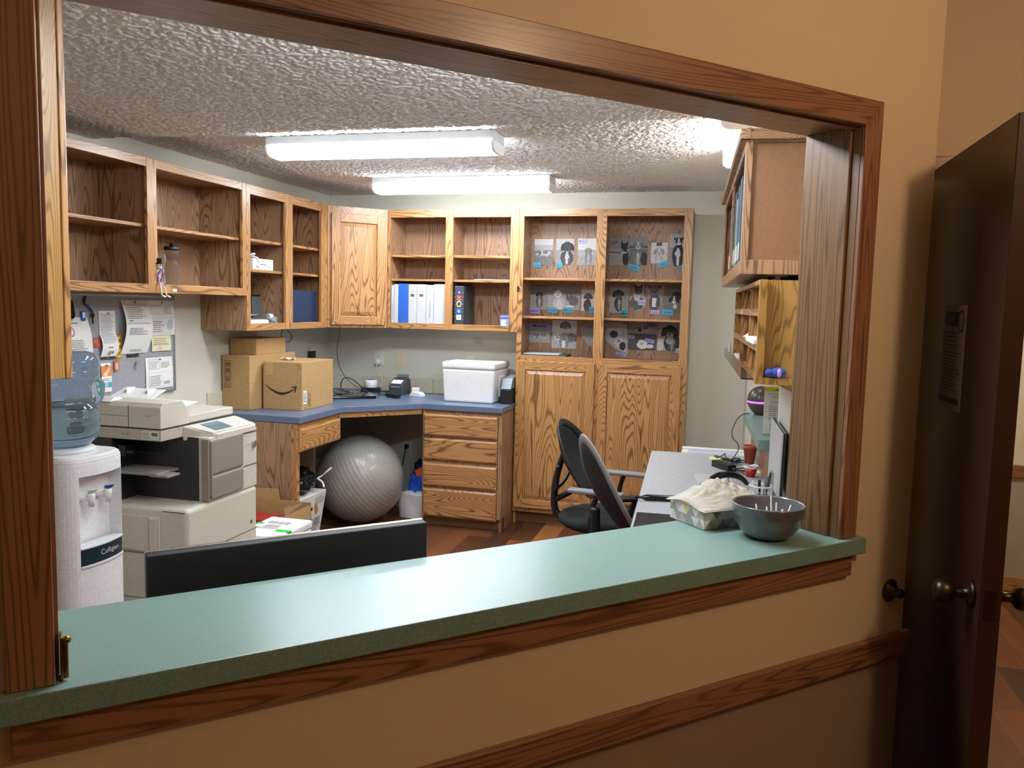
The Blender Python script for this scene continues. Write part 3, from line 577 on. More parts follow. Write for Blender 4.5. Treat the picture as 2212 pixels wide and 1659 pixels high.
pl = plan(.155, .155, .045)
b = MB(); b.prism(pl, .02, .53, sm=False); b.prism([(x*.985,y*.985) for x,y in pl], .0, .02)
b.prism(pl, .885, .935); 
for k, (s_, z0, z1) in enumerate(((.995,.935,.947),(.975,.947,.956),(.93,.956,.962))): b.prism([(x*s_,y*s_) for x,y in pl], z0, z1)
L_ = [p for p in pl if p[0] < -.112]; yb = -.10
Lp = [(x,y) for x,y in pl if x <= -.11]; Rp = [(x,y) for x,y in pl if x >= .128]
ly = min(y for x,y in pl if abs(x+.11) < .03); 
def cut(poly, x0, x1, y1):      # part of a plan between x0..x1 and in front of y1
    out = []
    n = len(poly)
    def clipx(P, f):
        R = []
        for i in range(len(P)):
            a, c = P[i], P[(i+1)%len(P)]; fa, fc = f(a), f(c)
            if fa >= 0: R.append(a)
            if (fa >= 0) != (fc >= 0): u = fa/(fa-fc); R.append((a[0]+(c[0]-a[0])*u, a[1]+(c[1]-a[1])*u))
        return R
    return clipx(clipx(clipx(poly, lambda p: p[0]-x0), lambda p: x1-p[0]), lambda p: y1-p[1])
b.prism(cut(pl, -1, -.108, 1), .53, .885); b.prism(cut(pl, .125, 1, 1), .53, .885)
b.prism([(-.108,.155),(-.108,-.105),(.125,-.105),(.125,.155)], .53, .885)
t.p('body', b, 'cooler_white', bevel=.004)
b = MB(); b.prism(cut(pl, -.106, .123, -.1055), .535, .60); t.p('drip_tray', b, 'teal_black', bevel=.006)
b = MB(); b.prism([(x,y-.0045) for x,y in cut(pl, -.108, .125, -.12)], .525, .535); b.prism([(x,y-.003) for x,y in cut(pl, -.108, .125, -.12)], .600, .607); t.p('tray_rim', b, 'white_enamel', bevel=.002)
b = MB(); c = Cv(b, (-.03, -.1935, .542), (1,0,0), (0,0,1)); c.text('Culligan', .030, .050, .022, 'C8CED2', rot=.03); t.p('lettering', b, 'ink')
b = MB(); c = Cv(b, (.045, -.1845, .893), (1,.16,0), (0,0,1), .055, .042, 'FBFBFB'); c.rect(.003,.012,.052,.039,'EEF0F4'); c.text('Culligan', .013, .027, .022, '2B3C8C'); c.rect(.003,.017,.052,.019,'9AA4B8'); t.p('sticker', b, 'ink')
for x, cap in ((-.035, 'white_plastic'), (.055, 'plush_blue')):
    tap = MB(); tap.lathe([(.020,0),(.021,.006),(.015,.010),(.014,.05),(0,.052)], c=(x,-.105,.79), axis=(0,-1,0), n=20); tap.lathe([(0,-.034),(.010,-.034),(.014,-.004),(.016,.012),(.012,.020),(0,.022)], c=(x,-.160,.79), n=20)
    tp = t.p('tap', tap, 'white_plastic')
    h = MB(); h.hexa([(x-.008,-.172,.812),(x+.008,-.172,.812),(x+.008,-.150,.812),(x-.008,-.150,.812)], [(x-.011,-.190,.828),(x+.011,-.190,.828),(x+.009,-.150,.822),(x-.009,-.150,.822)]); t.p('tap_lever', h, cap, parent=tp, bevel=.002)
t.p('collar', MB().lathe([(.118,.962),(.120,.972),(.100,.984),(.060,.980)], n=40), 'white_enamel')
bt = T('water_bottle', 'large clear blue bottle upside down on the water cooler', 'bottle', loc=(CX, CY, .985), rz=PI/2)
prof = [(.03,-.012),(.06,.004),(.105,.008),(.128,.030),(.136,.055),(.136,.082),(.131,.088),(.136,.094),(.136,.122),(.131,.128),(.134,.136),(.126,.155),(.112,.172),(.110,.19),(.110,.235),(.118,.252),(.134,.270),(.136,.286),(.136,.300),(.132,.306),(.136,.312),(.136,.330),(.131,.350),(.118,.366),(.09,.374),(.04,.376),(0,.373)]
bt.p('shell', MB().lathe(prof, n=64, caps=False), 'bottle_blue')
bt.p('water', MB().lathe([(0,.0)]+[(.05,.004),(.102,.011),(.124,.032),(.132,.056),(.132,.122),(.130,.136),(.122,.153),(0,.153)], n=48, caps=False), 'water')
bt.p('handle', MB().tube([(.09,-.07,.165),(.104,-.083,.176),(.110,-.090,.21),(.108,-.088,.245),(.094,-.074,.262)], .016, n=12), 'bottle_blue', label='moulded grip of the bottle')

# ---------------------------------------------------------------- copier (local x along its front, y = 0 at the front going back)
t = T('copier', 'large beige office copier with tilted control panel by the left wall', 'copier', loc=(.80, -2.885, 0), rz=PI/2)
W_, D_ = .565, .66
b = MB(); b.box(.02, W_-.01, .02, D_, .0, .045); t.p('plinth', b, 'copier_dark')
b = MB(); b.box(0, W_, 0, D_, .045, .632); t.p('body', b, 'copier_beige', bevel=.022, seg=4)
b = MB(); b.box(.163, W_, .002, D_, .630, .935); t.p('upper_body', b, 'copier_beige', bevel=.006)
b = MB(); b.box(.004, .163, .40, D_, .632, .935); t.p('cavity_back', b, 'copier_black')
b = MB(); b.box(.1585, .163, .055, .42, .634, .933)
for i in range(14): b.box(.1575, .1586, .10+i*.024, .112+i*.024, .65, .93)
t.p('cavity_wall', b, 'copier_black')
b = MB(); b.box(.0, .160, .16, .56, .772, .786); b.box(.0, .09, .10, .20, .768, .780); t.p('output_tray', b, 'copier_dark', bevel=.005)
b = MB(); b.cyl((.03,.30,.87),(.03,.52,.87),.010,n=10); b.box(.02,.15,.34,.38,.85,.90); b.cyl((.10,.2,.86),(.10,.5,.86),.006,n=8); t.p('exit_rollers', b, 'black_plastic')
for z0, z1, nm in ((.757,.926,'front_door'), (.640,.752,'toner_door')):
    b = MB(); b.box(.166, .432, -.010, .012, z0, z1); t.p(nm, b, 'copier_dark', bevel=.010, seg=3, label='grey-brown panel on the copier front')
b = MB(); b.box(.163, .175, -.013, .02, .655, .92); b.box(.150, .166, -.004, .03, .64, .93); t.p('hinge_strip', b, 'copier_dark', bevel=.003)
for x0,x1,z in ((.434,W_+.001,.749),(.434,W_+.001,.914),(.10,W_+.001,.412),(.0,W_+.001,.20)): t.p('panel_seam', MB().box(x0, x1, -.001, .003, z-.0012, z+.0012), 'copier_black')
t.p('panel_seam', MB().box(-.001,.003,.01,.65,.411,.4135), 'copier_black'); t.p('panel_seam', MB().box(-.001,.003,.01,.65,.199,.201), 'copier_black')
b = MB(); b.prism([(.533,.832),(.545,.842),(.545,.862),(.533,.872),(.521,.862),(.521,.842)], -.012, .002, f=lambda x,z,y:(x,y,z)); t.p('badge', b, 'silver', bevel=.002)
b = MB(); c = Cv(b, (.44,-.0005,.842), (1,0,0), (0,0,1))
for k in range(4): c.poly([(.002+.004*k,.004*k),(.078,.010+.004*k),(.078,.0115+.004*k),(.002+.004*k,.0015+.004*k)], 'B4AFA5')
t.p('badge_streaks', b, 'ink')
b = MB(); b.box(-.012, .0, .14, .40, .425, .590); b.box(-.020,-.012,.15,.19,.425,.585); t.p('side_pocket', b, 'copier_beige', bevel=.004)
b = MB(); b.box(-.0012,.003,.015,.13,.615,.6175); b.box(-.0015,.002,.06,.085,.440,.455); b.box(-.0015,.002,.10,.12,.44,.445); t.p('side_slots', b, 'copier_black')
t.p('power_switch', MB().box(.50,.512,-.0015,.003,.445,.462), 'copier_black')
# scanner and document feeder
b = MB(); b.box(-.003, .560, .130, D_, .934, .986); sc = t.p('scanner_base', b, 'copier_mid', bevel=.004, seg=3)
b = MB(); b.box(-.004,.0,.16,.24,0,0.001); 
b = MB(); b.box(-.0032, .0, .14, D_-.01, .9865, .9888); b.box(-.003,.555,.1285,.135,.9865,.9895); t.p('lid_gap', b, 'copier_black')
b = MB(); b.box(.206, .560, .135, D_, .9895, 1.030); t.p('scanner_lid', b, 'copier_beige', bevel=.006)
b = MB(); b.prism([(0,.99),(.205,.99),(.205,1.030),(.175,1.083),(.155,1.104),(.10,1.108),(.02,1.104),(0,1.085)], .133, D_, f=lambda x,z,y:(x,y,z)); t.p('document_feeder', b, 'copier_beige', bevel=.003, seg=3)
b = MB(); b.box(-.0006,.0004,.30,.303,.99,1.09); b.box(-.0006,.0004,.303,D_,1.040,1.0415); t.p('feeder_seam', b, 'copier_black')
b = MB(); b.hexa([(.17,.20,1.045),(.36,.20,1.070),(.36,.58,1.070),(.17,.58,1.045)], [(.17,.20,1.050),(.36,.20,1.076),(.36,.58,1.076),(.17,.58,1.050)]); b.box(.20,.26,.44,.452,1.055,1.083); b.box(.20,.26,.24,.252,1.055,1.083); fd = t.p('feed_tray', b, 'lens_cap', bevel=.002)
b = MB(); b.hexa([(.205,.38,1.070),(.36,.38,1.118),(.36,.62,1.118),(.205,.62,1.070)], [(.205,.38,1.075),(.36,.38,1.124),(.36,.62,1.124),(.205,.62,1.075)]); t.p('upper_tray', b, 'lens_cap', bevel=.002)
b = MB(); b.prism([(.30,.44),(.36,.44),(.335,.47)], 1.085, 1.125); b.prism([(.30,.56),(.36,.56),(.335,.585)], 1.085, 1.13); t.p('page_stop', b, 'lens_cap')
b = MB(); b.prism([(0,1.10),(.03,1.118),(.07,1.116),(.10,1.10)], .40, .50, f=lambda x,z,y:(x,y,z)); t.p('feeder_latch', b, 'lens_cap', bevel=.003)
# control panel, tilted
b = MB(); pb = [(.150,.132),(.205,.006),(.225,-.006),(.540,-.006),(.563,.010),(.565,.132)]
zt_ = lambda y: .948+.26*(y+.006)
vs = [(x,y,.916) for x,y in pb]+[(x,y,zt_(y)) for x,y in pb]; n_ = len(pb); b.add(vs, [tuple(range(n_-1,-1,-1)), tuple(range(n_,2*n_))]+[(i,(i+1)%n_,n_+(i+1)%n_,n_+i) for i in range(n_)])
t.p('control_panel', b, 'copier_beige', bevel=.006, seg=3)
nz = V((0,-.26,1)).normalized(); uy_ = V((0,1,.26)).normalized()
b = MB(); c = Cv(b, (.165,.004,zt_(.004)+.0012), (1,0,0), uy_); c.poly([(.04,.0),(.385,.0),(.395,.118),(.0,.118)], 'C9C5BA'); t.p('panel_face', b, 'ink')
b = MB(); c = Cv(b, (.250,.022,zt_(.022)+.0022), (1,0,0), uy_, .135, .088, '6F7F86', th=.002); c.rect(.006,.006,.129,.082,'5C6E76'); c.rect(.01,.06,.125,.078,'71838B'); c.rect(.01,.01,.06,.05,'64767E'); t.p('touch_screen', b, 'ink', label='dull blue-grey touch screen')
b = MB()
def key(x, y, r=.006, m=0): p0 = V((x,y,zt_(y)+.001)); b.cyl(p0, p0+nz*.003, r, n=10, m=m)
for i in range(4):
    for j in range(3): key(.415+.022*j, .03+.024*i)
for k in range(5): key(.49+.014*(k%2), .03+.02*k, .006, 1 if k == 4 else 0)
for k in range(4): key(.222, .03+.02*k, .005)
key(.545,.015,.005,1); t.p('keys', b, ['lens_cap','screen_led'])
b = MB(); c = Cv(b, (-.0032,.23,.940), (0,-1,0), (0,0,1), .09, .04, 'D9D5CA'); c.rect(.052,.018,.083,.032,'3A3F45'); c.lines(.005,.048,.006,.034,4,'6A6A68'); c.text('COLOR', .007, .067, .022, 'E8E8E8'); t.p('side_label', b, 'ink')
b = MB(); b.lathe([(0,0),(.006,0),(.006,.003),(0,.003)], c=(-.003,.30,.962), axis=(-1,0,0), n=12); b.lathe([(0,0),(.006,0),(.006,.003),(0,.003)], c=(-.003,.33,.962), axis=(-1,0,0), n=12); t.p('screws', b, 'silver')
b = MB(); c = Cv(b, (-.0008,.235,1.045), (0,-1,0), (0,0,1)); c.text('Canon', .018, .04, 0, 'B9B3A6'); t.p('embossed_name', b, 'ink')

# ---------------------------------------------------------------- monitor behind the sill
t = T('monitor', 'large dark monitor seen from behind at the left of the teal counter', 'monitor', loc=Df(-1.558, .42, .76), rz=DZ)
t.p('back_shell', MB().box(-.305, .305, -.022, .006, -.005+.03, .308), 'monitor_back', bevel=.003)
t.p('top_bezel', MB().box(-.306, .306, .002, .012, .02, .3105), 'silver', bevel=.002)
t.p('stand', MB().box(-.04, .04, .01, .03, .012, .16), 'dark_grey'); t.p('foot', MB().box(-.12, .12, -.09, .10, 0, .010), 'dark_grey', bevel=.004)
# reception desk behind the counter, running on along the right wall
def iof(p): q_ = p-D0; return -q_.x*math.sin(DZ)+q_.y*math.cos(DZ)
uA = 1.21
us = [3.0+.001*k for k in range(1500)]
uC = min(us, key=lambda u: abs(iof(Rf(u, .585))-.72)); uF = min(us, key=lambda u: abs(iof(Rf(u, .004))-.162))
poly = [Rf(uA,.004), Rf(uA,.585), Rf(uC,.585), Df(-2.3,.72), Df(-2.3,.162), Rf(uF,.004)]
t = T('reception_desk', 'pale grey laminate desk along the right wall below the teal ledge', 'desk', loc=(3.0,-2.4,0), world=True)
b = MB(); b.prism([(p.x,p.y) for p in poly], .728, .760); t.p('desk_top', b, 'grey_laminate', bevel=.003)
b = MB(); P = [Rf(uA+.03,.01), Rf(uA+.03,.53), Rf(uA+.05,.53), Rf(uA+.05,.01)]; b.prism([(p.x,p.y) for p in P], 0, .728); t.p('side_panel', b, 'oak_z')
b = MB(); P = [Df(-2.28,.17), Df(-2.26,.17), Df(-2.26,.66), Df(-2.28,.66)]; b.prism([(p.x,p.y) for p in P], 0, .728); t.p('side_panel', b, 'oak_z')
b = MB(); P = [Rf(uA+.05,.03), Rf(uA+.05,.045), Rf(3.5,.045), Rf(3.5,.03)]; b.prism([(p.x,p.y) for p in P], .35, .728); t.p('modesty_panel', b, 'oak_x')
one('desk_mat', MB().box(0, .62, -.40, 0, 0, .003), 'black_plastic', 'black mat on the near end of the pale grey desk', 'mat', loc=Rf(2.70, .175, .7602), rz=RZ, bevel=.001)
# tissue box with crumpled film on the sill
c_ = V((2.972, -3.747, 1.0142)); ang = math.atan2(-.76, .65)
t = T('tissue_box', 'flat tissue box with grey and gold triangle pattern on the teal counter', 'box', loc=c_, rz=ang)
t.p('carton', MB().box(0, .146, 0, .235, 0, .053), 'paper', bevel=.0015)
R5 = random.Random(5)
def tri_face(o, ux, w, h, cols, sd):
    b = MB(); c = Cv(b, o, ux, (0,0,1)); r = random.Random(sd); k = .0365; n = round(w/k)
    k = w/n; y0, y1, ym = .0015, h-.0015, h/2
    for i in range(n):
        a = i*k
        for up_ in (0, 1):
            ya, yb = (y0, ym) if not up_ else (ym, y1)
            c.poly([(a,ya),(a+k,ya),(a+k/2,yb)], r.choice(cols)); c.poly([(a+k/2,yb),(a+k,ya),(min(a+1.5*k,w),yb)] if a+1.5*k <= w else [(a+k/2,yb),(a+k,ya),(a+k,yb)], r.choice(cols)); c.z -= c.d*2
        if i == 0: c.poly([(0,ym),(k/2,y1),(0,y1)], cols[0]); c.z -= c.d
    return b
cols = ['E6E3D6','D8D6CC','C3C2BC','EFEDE4','A5A6A4','D4CC8E','B9B7AC']
t.p('pattern_short_side', tri_face((0,-.0004,0), (1,0,0), .146, .053, cols, 3), 'ink'); t.p('pattern_long_side', tri_face((.1464,0,0), (0,1,0), .235, .053, ['B5B2A4','8F8E86','A5A294','6F7072','C6C2B0'], 4), 'ink')
def film(u, v):
    x, y = -.008+.166*u, -.010+.262*v
    r = math.hypot((u-.45)/.55, (v-.42)/.6); pk = max(0, 1-r)**1.15
    from mathutils import noise as N_
    cr = .7*(abs(N_.noise((x*38,y*30,1)))*.022+abs(N_.noise((x*75,y*60,5)))*.012)+0*.007*abs(math.sin(7*u+3*v+1.5*math.sin(5*v)))+.005*abs(math.sin(9*v-5*u+math.cos(5*u)*2))
    e = min(u,1-u,v,1-v); return (x, y, .0545+.050*pk+cr*min(1, e*6)*(.4+.9*pk)-(0.004 if e < .01 else 0))
b = MB(); b.grid(film, 34, 46, sm=False); t.p('crumpled_film', b, 'film', solid=.0004, label='crumpled clear plastic film on top')
# bowl with sticks
t = T('bowl', 'grey ribbed ceramic bowl at the right end of the teal counter', 'bowl', loc=Df(-.452, .088, 1.0141))
t.p('bowl_wall', MB().lathe([(0,.002),(.040,0),(.046,.002),(.064,.014),(.077,.034),(.0835,.052),(.0845,.058),(.0865,.060),(.0855,.063),(.0875,.0655),(.0865,.0685),(.0885,.071),(.0875,.074),(.0895,.0765),(.0885,.080),(.0900,.084),(.0895,.088),(.0870,.0885),(.0850,.084),(.0800,.058),(.0730,.038),(.0600,.018),(.040,.008),(0,.006)], n=64, caps=False), 'bowl_grey')
st = [((-.02,-.02,.012),(-.030,.012,.068)), ((.01,-.01,.012),(.006,.02,.088)), ((.018,-.005,.012),(.020,.018,.074)), ((.03,-.02,.012),(.055,.02,.070)), ((.01,-.03,.014),(.035,.006,.062)), ((-.005,.0,.012),(-.002,.03,.060))]
nm = ['white paper stick leaning left in the grey bowl','tallest white paper stick in the grey bowl','white paper stick touching the tallest one in the bowl','white paper stick leaning far right in the grey bowl','short white paper stick right of centre in the bowl','short white paper stick at the back of the grey bowl']
for (a, c2), l in zip(st, nm):
    one('paper_stick', MB().cyl(a, (c2[0],c2[1],c2[2]*1.17), .0023, n=10), 'paper', l, 'stick', loc=Df(-.452, .088, 1.0141), group='paper sticks in the grey bowl')

# ---------------------------------------------------------------- boxes and things on the blue counter
H = .8803
def carton(name, label, x0, x1, y0, y1, z0, h, tape=True, extra=None):
    t = T(name, label, 'box', loc=((x0+x1)/2, (y0+y1)/2, z0), world=True, group='brown cardboard boxes on the blue counter')
    t.p('box_body', MB().box(x0, x1, y0, y1, z0, z0+h), 'cardboard', bevel=.003)
    if tape: b = MB(); xm = (x0+x1)/2; b.box(xm-.028, xm+.028, y0-.0006, y1+.0006, z0+h-.055, z0+h+.0006); t.p('tape', b, 'kraft_dark' if tape == 2 else 'hardboard')
    if extra: extra(t)
    return t
def tallx(t):
    b = MB(); c = Cv(b, (.030, -1.4605, 1.02), (1,0,0), (0,0,1)); c.rect(0,0,.046,.17,'3A2A1E'); c.rect(.003,.003,.043,.167,'BE9A68'); c.bars(.006,.040,.006,.164,26,'3A2A1E',True,4); t.p('printed_barcode', b, 'ink')
    b = MB(); b.box(.2085,.2095,-1.455,-.90,1.05,1.052); t.p('flap_line', b, 'kraft_dark')
carton('cardboard_box', 'tall brown box with a printed barcode strip, at the left behind the smile box', .012, .209, -1.460, -.90, H, .345, 0, tallx)
carton('cardboard_box', 'flat brown box lying on top of the tall brown box', .014, .205, -1.375, -1.02, H+.3455, .103, 0)
def smile(t):
    b = MB(); c = Cv(b, (.230,-1.3405,H), (1,0,0), (0,0,1))
    top = [(.02+.215*u, .150-.060*math.sin(PI*min(1,u*1.02))**.8*(1-.0*u)+.010*u) for u in [i/14 for i in range(15)]]
    def arc(u, w): return (.020+.215*u, .163-.052*math.sin(PI*(u*.86+.04))+w)
    n = 16; pts = [arc(i/n, .0) for i in range(n+1)]+[arc(i/n, -.004-.011*math.sin(PI*i/n)) for i in range(n, -1, -1)]
    for i in range(n): c.poly([pts[i], pts[i+1], pts[2*n-i], pts[2*n+1-i]], '26231F'); c.z -= c.d
    x, y = arc(1, 0); c.z += c.d
    c.poly([(x-.030,y-.004),(x-.028,y+.004),(x+.006,y+.010),(x+.004,y+.002)], '26231F'); c.poly([(x-.004,y+.008),(x+.007,y+.010),(x-.004,y-.034),(x-.010,y-.034)], '26231F')
    for k in (0, .014): c.rect(.247+k,.27,.2485+k,.29,'4A3A28'); c.poly([(.2445+k,.284),(.251+k,.284),(.2478+k,.292)],'4A3A28')
    c.rect(.243,.264,.268,.2655,'4A3A28'); c.rect(.004,.288,.03,.290,'6A5030'); t.p('smile_print', b, 'ink')
    b = MB(); c = Cv(b, (.5075,-1.332,H), (0,1,0), (0,0,1)); c.rect(.008,.04,.05,.125,'F2F2EE'); c.bars(.014,.044,.052,.115,14,'555555',True,2); c.rect(.075,.02,.105,.105,'6A5030'); c.rect(.078,.023,.102,.102,'C09A66'); c.bars(.080,.100,.026,.099,7,'6A5030',True,8)
    c.text('BOX', .012, .03, .01, '7A5A34'); t.p('shipping_label', b, 'ink')
    b = MB(); b.box(.245,.30,-1.3412,-1.3404,H+.22,H+.305); t.p('tape', b, 'tape')
carton('cardboard_box', 'brown box with a curved smile arrow printed on its front', .230, .507, -1.340, -.915, H, .306, 0, smile)
one('crumpled_label', MB().grid(lambda u,v: (.09*u, .07*v, .012*abs(math.sin(5*u+3*v))+.001), 8, 6), 'paper', 'torn white label lying on the smile box', 'label', loc=(.27,-1.20,H+.3075), rz=.3, solid=.0006)
t = T('foam_cooler', 'white foam cooler with lid on the right end of the blue counter', 'cooler', loc=(1.336, -.29, H), rz=-.03)
b = MB(); b.hexa([(-.185,-.172,0),(.185,-.172,0),(.185,.172,0),(-.185,.172,0)], [(-.198,-.183,.238),(.198,-.183,.238),(.198,.183,.238),(-.198,.183,.238)]); t.p('foam_body', b, 'foam_white', bevel=.016, seg=4)
t.p('lid', MB().box(-.200, .200, -.185, .185, .240, .290), 'foam_white', bevel=.015, seg=4)
b = MB(); b.box(.190,.1985,-.055,.075,.04,.19); t.p('side_pad', b, 'foam_white', bevel=.004)
t = T('desk_printer', 'small dark grey printer wedged between the foam cooler and the tall cabinet', 'printer', loc=(1.575,-.25,H)); 
t.p('printer_base', MB().box(-.012,.062,-.18,.22,0,.105), 'black_plastic', bevel=.004); b = MB(); b.hexa([(-.012,-.18,.108),(.062,-.18,.108),(.062,.22,.108),(-.012,.22,.108)], [(-.012,-.12,.175),(.062,-.12,.185),(.062,.22,.205),(-.012,.22,.205)]); t.p('printer_top', b, 'grey_plastic', bevel=.003)
t = T('laptop', 'closed black laptop lying on the blue counter behind the smile box', 'laptop', loc=(.50,-.60,H), rz=.62)
t.p('base', MB().box(-.20,.17,-.02,.235,.002,.014), 'black_gloss', bevel=.003); t.p('lid', MB().box(-.20,.17,-.02,.235,.0145,.020), 'black_gloss', bevel=.002); b=MB(); [b.cyl((x,y,0),(x,y,.003),.006,n=10) for x in (-.18,.15) for y in (0,.215)]; t.p('foot', b, 'black_plastic')
bx, by = .43, -.13
one('power_brick', MB().box(-.075,.075,-.035,.035,0,.036), 'black_plastic', 'black power brick under the white round speaker', 'power brick', loc=(bx,by,H), rz=.25, bevel=.004)
t = T('smart_speaker', 'small white round device standing on a black power brick', 'speaker', loc=(bx,by,H+.0364)); t.p('shell', MB().lathe([(0,0),(.046,0),(.050,.004),(.050,.050),(.044,.060),(0,.062)], n=32), 'white_plastic'); t.p('top_ring', MB().lathe([(.030,.0622),(.034,.0622),(.034,.0632),(.030,.0632)], n=32), 'grey_plastic')
t = T('label_printer', 'grey and black label printer with a white slot on the blue counter', 'printer', loc=(.690,-.165,H), rz=-.05)
b = MB(); b.prism([(-.09,0),(.07,0),(.07,.10),(.045,.125),(.0,.125),(-.075,.082),(-.09,.07)], -.055, .055, f=lambda y,z,x:(x,y,z)); t.p('case', b, 'dark_grey', bevel=.006, seg=3)
b = MB(); b.hexa([(-.042,-.078,.084),(.042,-.078,.084),(.042,-.030,.108),(-.042,-.030,.108)], [(-.042,-.082,.090),(.042,-.082,.090),(.042,-.034,.114),(-.042,-.034,.114)]); t.p('lid_window', b, 'white_plastic', bevel=.004)
t.p('paper_roll_hood', MB().box(-.042,.042,.02,.068,.125,.150), 'grey_plastic', bevel=.006); t.p('slot', MB().box(-.035,.035,-.0915,-.089,.062,.0645), 'white_plastic')
b = MB(); b.prism([(-.055,0),(.055,0),(.055,.018),(.03,.036),(-.03,.036),(-.055,.018)], -.028, .028, f=lambda x,z,y:(x,y,z)); one('scanner_cradle', b, 'white_plastic', 'white plastic cradle on the counter right of the label printer', 'cradle', loc=(.868,-.262,H), rz=-.35, bevel=.004)
b = MB().box(-.03,.03,-.02,.02,0,.055); one('white_adapter', b, 'white_plastic', 'white plug adapter behind the white cradle', 'adapter', loc=(.81,-.14,H), rz=.1, bevel=.005)
t = T('power_adapter', 'black power adapter in the tangle of cables in front of the label printer', 'adapter', loc=(.735,-.405,H), rz=-.5); t.p('brick', MB().box(-.06,.06,-.022,.022,0,.028), 'black_plastic', bevel=.004); t.p('lead', MB().tube([(-.06,0,.014),(-.10,.02,.01),(-.16,.03,.004),(-.20,.10,.004)], .003), 'black_plastic')
# cables
def cable(label, pts, r=.0028, mat='black_plastic', grp=None, smooth=3): return one('cable', MB().tube(pts, r, smooth=smooth), mat, label, 'cable', group=grp)
g_ = 'cables on the blue counter'; z_ = H+.004
cable('thin black cable hanging from the tablet shelf down to the blue counter', [(.335,-.69,1.452),(.41,-.65,1.42),(.42,-.63,1.37),(.36,-.57,1.27),(.30,-.45,1.14),(.32,-.38,1.02),(.36,-.30,.95),(.42,-.27,z_+.02),(.46,-.27,z_)], .0022, grp=g_)
cable('thick black cable arching down beside the smile box', [(.022,-.385,1.150),(.08,-.42,1.15),(.18,-.50,1.14),(.27,-.55,1.06),(.30,-.55,.96),(.33,-.55,.905),(.38,-.53,.905)], .004, grp=g_)
cable('black cable standing in a wide loop above the closed laptop', [(.38,-.40,.908),(.33,-.42,.91),(.31,-.42,.96),(.33,-.40,1.01),(.37,-.38,1.01),(.42,-.35,.97),(.46,-.33,.92),(.52,-.31,z_)], .0038, grp=g_)
R7 = random.Random(11)
lb = ['black cable coiled in front of the white round device','grey cable twisted through the tangle on the blue counter','black cable end looping nearest the counter edge','thin cable running from the tangle to the label printer','black lead crossing the closed laptop towards the boxes','short black lead behind the tangle']
for k in range(6):
    x0, y0 = [(.50,-.24),(.56,-.28),(.58,-.38),(.58,-.20),(.30,-.46),(.50,-.16)][k]; pts = []
    for i in range(9): pts.append((x0+i*.018*(1 if k != 4 else .8)+R7.uniform(-.03,.03), y0+R7.uniform(-.05,.05), z_+(.022 if k == 4 else 0)+R7.uniform(0,.022)*(i not in (0,8))))
    cable(lb[k], pts, .0024, 'black_plastic' if k != 1 else 'dark_grey', g_)
cable('white cable from the outlet plug down to the white round device', [(.437,-.044,1.108),(.437,-.05,1.07),(.45,-.05,1.03),(.49,-.06,.99),(.50,-.08,.93),(.49,-.11,.905)], .0025, 'white_plastic', g_)
cable('black cable loop hanging below the tablet cabinet', [(.06,-.79,1.388),(.05,-.80,1.36),(.05,-.82,1.32),(.05,-.76,1.275),(.05,-.68,1.28),(.05,-.66,1.33),(.05,-.72,1.352),(.05,-.745,1.388)], .0025, grp='cables under the wall cabinets')
# outlets
def plate(name, label, loc, rz, w, h, mat, cat='wall plate'):
    t = T(name, label, cat, loc=loc, rz=rz); t.p('plate', MB().box(-w/2,w/2,-.006,0,-h/2,h/2), mat, bevel=.003); return t
def sockets(t):
    for z in (-.022,.022):
        b = MB(); b.cyl((0,-.0075,z),(0,-.005,z),.0165,n=20); s_ = t.p('socket', b, 'outlet_white'); b = MB(); b.box(-.008,-.006,-.0082,-.007,z-.003,z+.006); b.box(.006,.008,-.0082,-.007,z-.003,z+.005); b.cyl((0,-.0082,z-.009),(0,-.007,z-.009),.0025,n=8); t.p('slots', b, 'copier_black', parent=s_)
t = plate('wall_outlet', 'ivory wall outlet above the label printer with a round white plug in it', (.438,0,1.137), 0, .080, .116, 'outlet_white', 'outlet'); sockets(t)
one('plug', MB().lathe([(0,0),(.024,0),(.026,.006),(.026,.026),(.020,.032),(0,.033)], n=24, axis=(0,-1,0)), 'white_plastic', 'round white plug in the outlet behind the counter', 'plug', loc=(.437,-.009,1.112))
plate('blank_plate', 'blank ivory wall plate right of the outlet', (.622,0,1.136), 0, .068, .108, 'ivory')
t = plate('wall_outlet', 'wall outlet on the left wall behind the boxes', (0,-.27,1.165), PI/2, .080, .116, 'outlet_white', 'outlet')
one('plug', MB().box(-.055,.03,-.022,0,-.025,.028), 'black_plastic', 'square black plug in the left wall outlet above the boxes', 'plug', loc=(.0085,-.30,1.166), rz=PI/2, bevel=.004)
t = plate('wall_outlet', 'ivory wall outlet in the knee space behind the exercise ball', (.69,0,.43), 0, .080, .116, 'outlet_white', 'outlet'); sockets(t)
one('plug', MB().box(-.014,.014,-.03,0,-.016,.016), 'black_plastic', 'black plug in the outlet behind the exercise ball', 'plug', loc=(.69,-.0085,.452), bevel=.003)
cable('black cord hanging from the outlet behind the exercise ball', [(.69,-.04,.44),(.68,-.05,.36),(.66,-.06,.25),(.66,-.07,.1),(.68,-.08,.01)], .004)
b = MB(); c = Cv(b, (1.213,-.0008,1.273), (1,0,0), (0,0,1), .088, .062, 'CFCFC8')
for i, w_ in enumerate((.06,.05,.07,.045,.066)): c.rect(.044-w_/2,.008+i*.0105,.044+w_/2,.0105+i*.0105,'8C8C88')
one('notice_sticker', b, 'ink', 'small pale printed sticker on the back wall under the binder cabinet', 'sticker', loc=(1.25,0,1.27), world=True)
plate('blank_plate', 'pale wall plate just above the foam cooler', (1.20,0,1.135), 0, .07, .11, 'outlet_white')

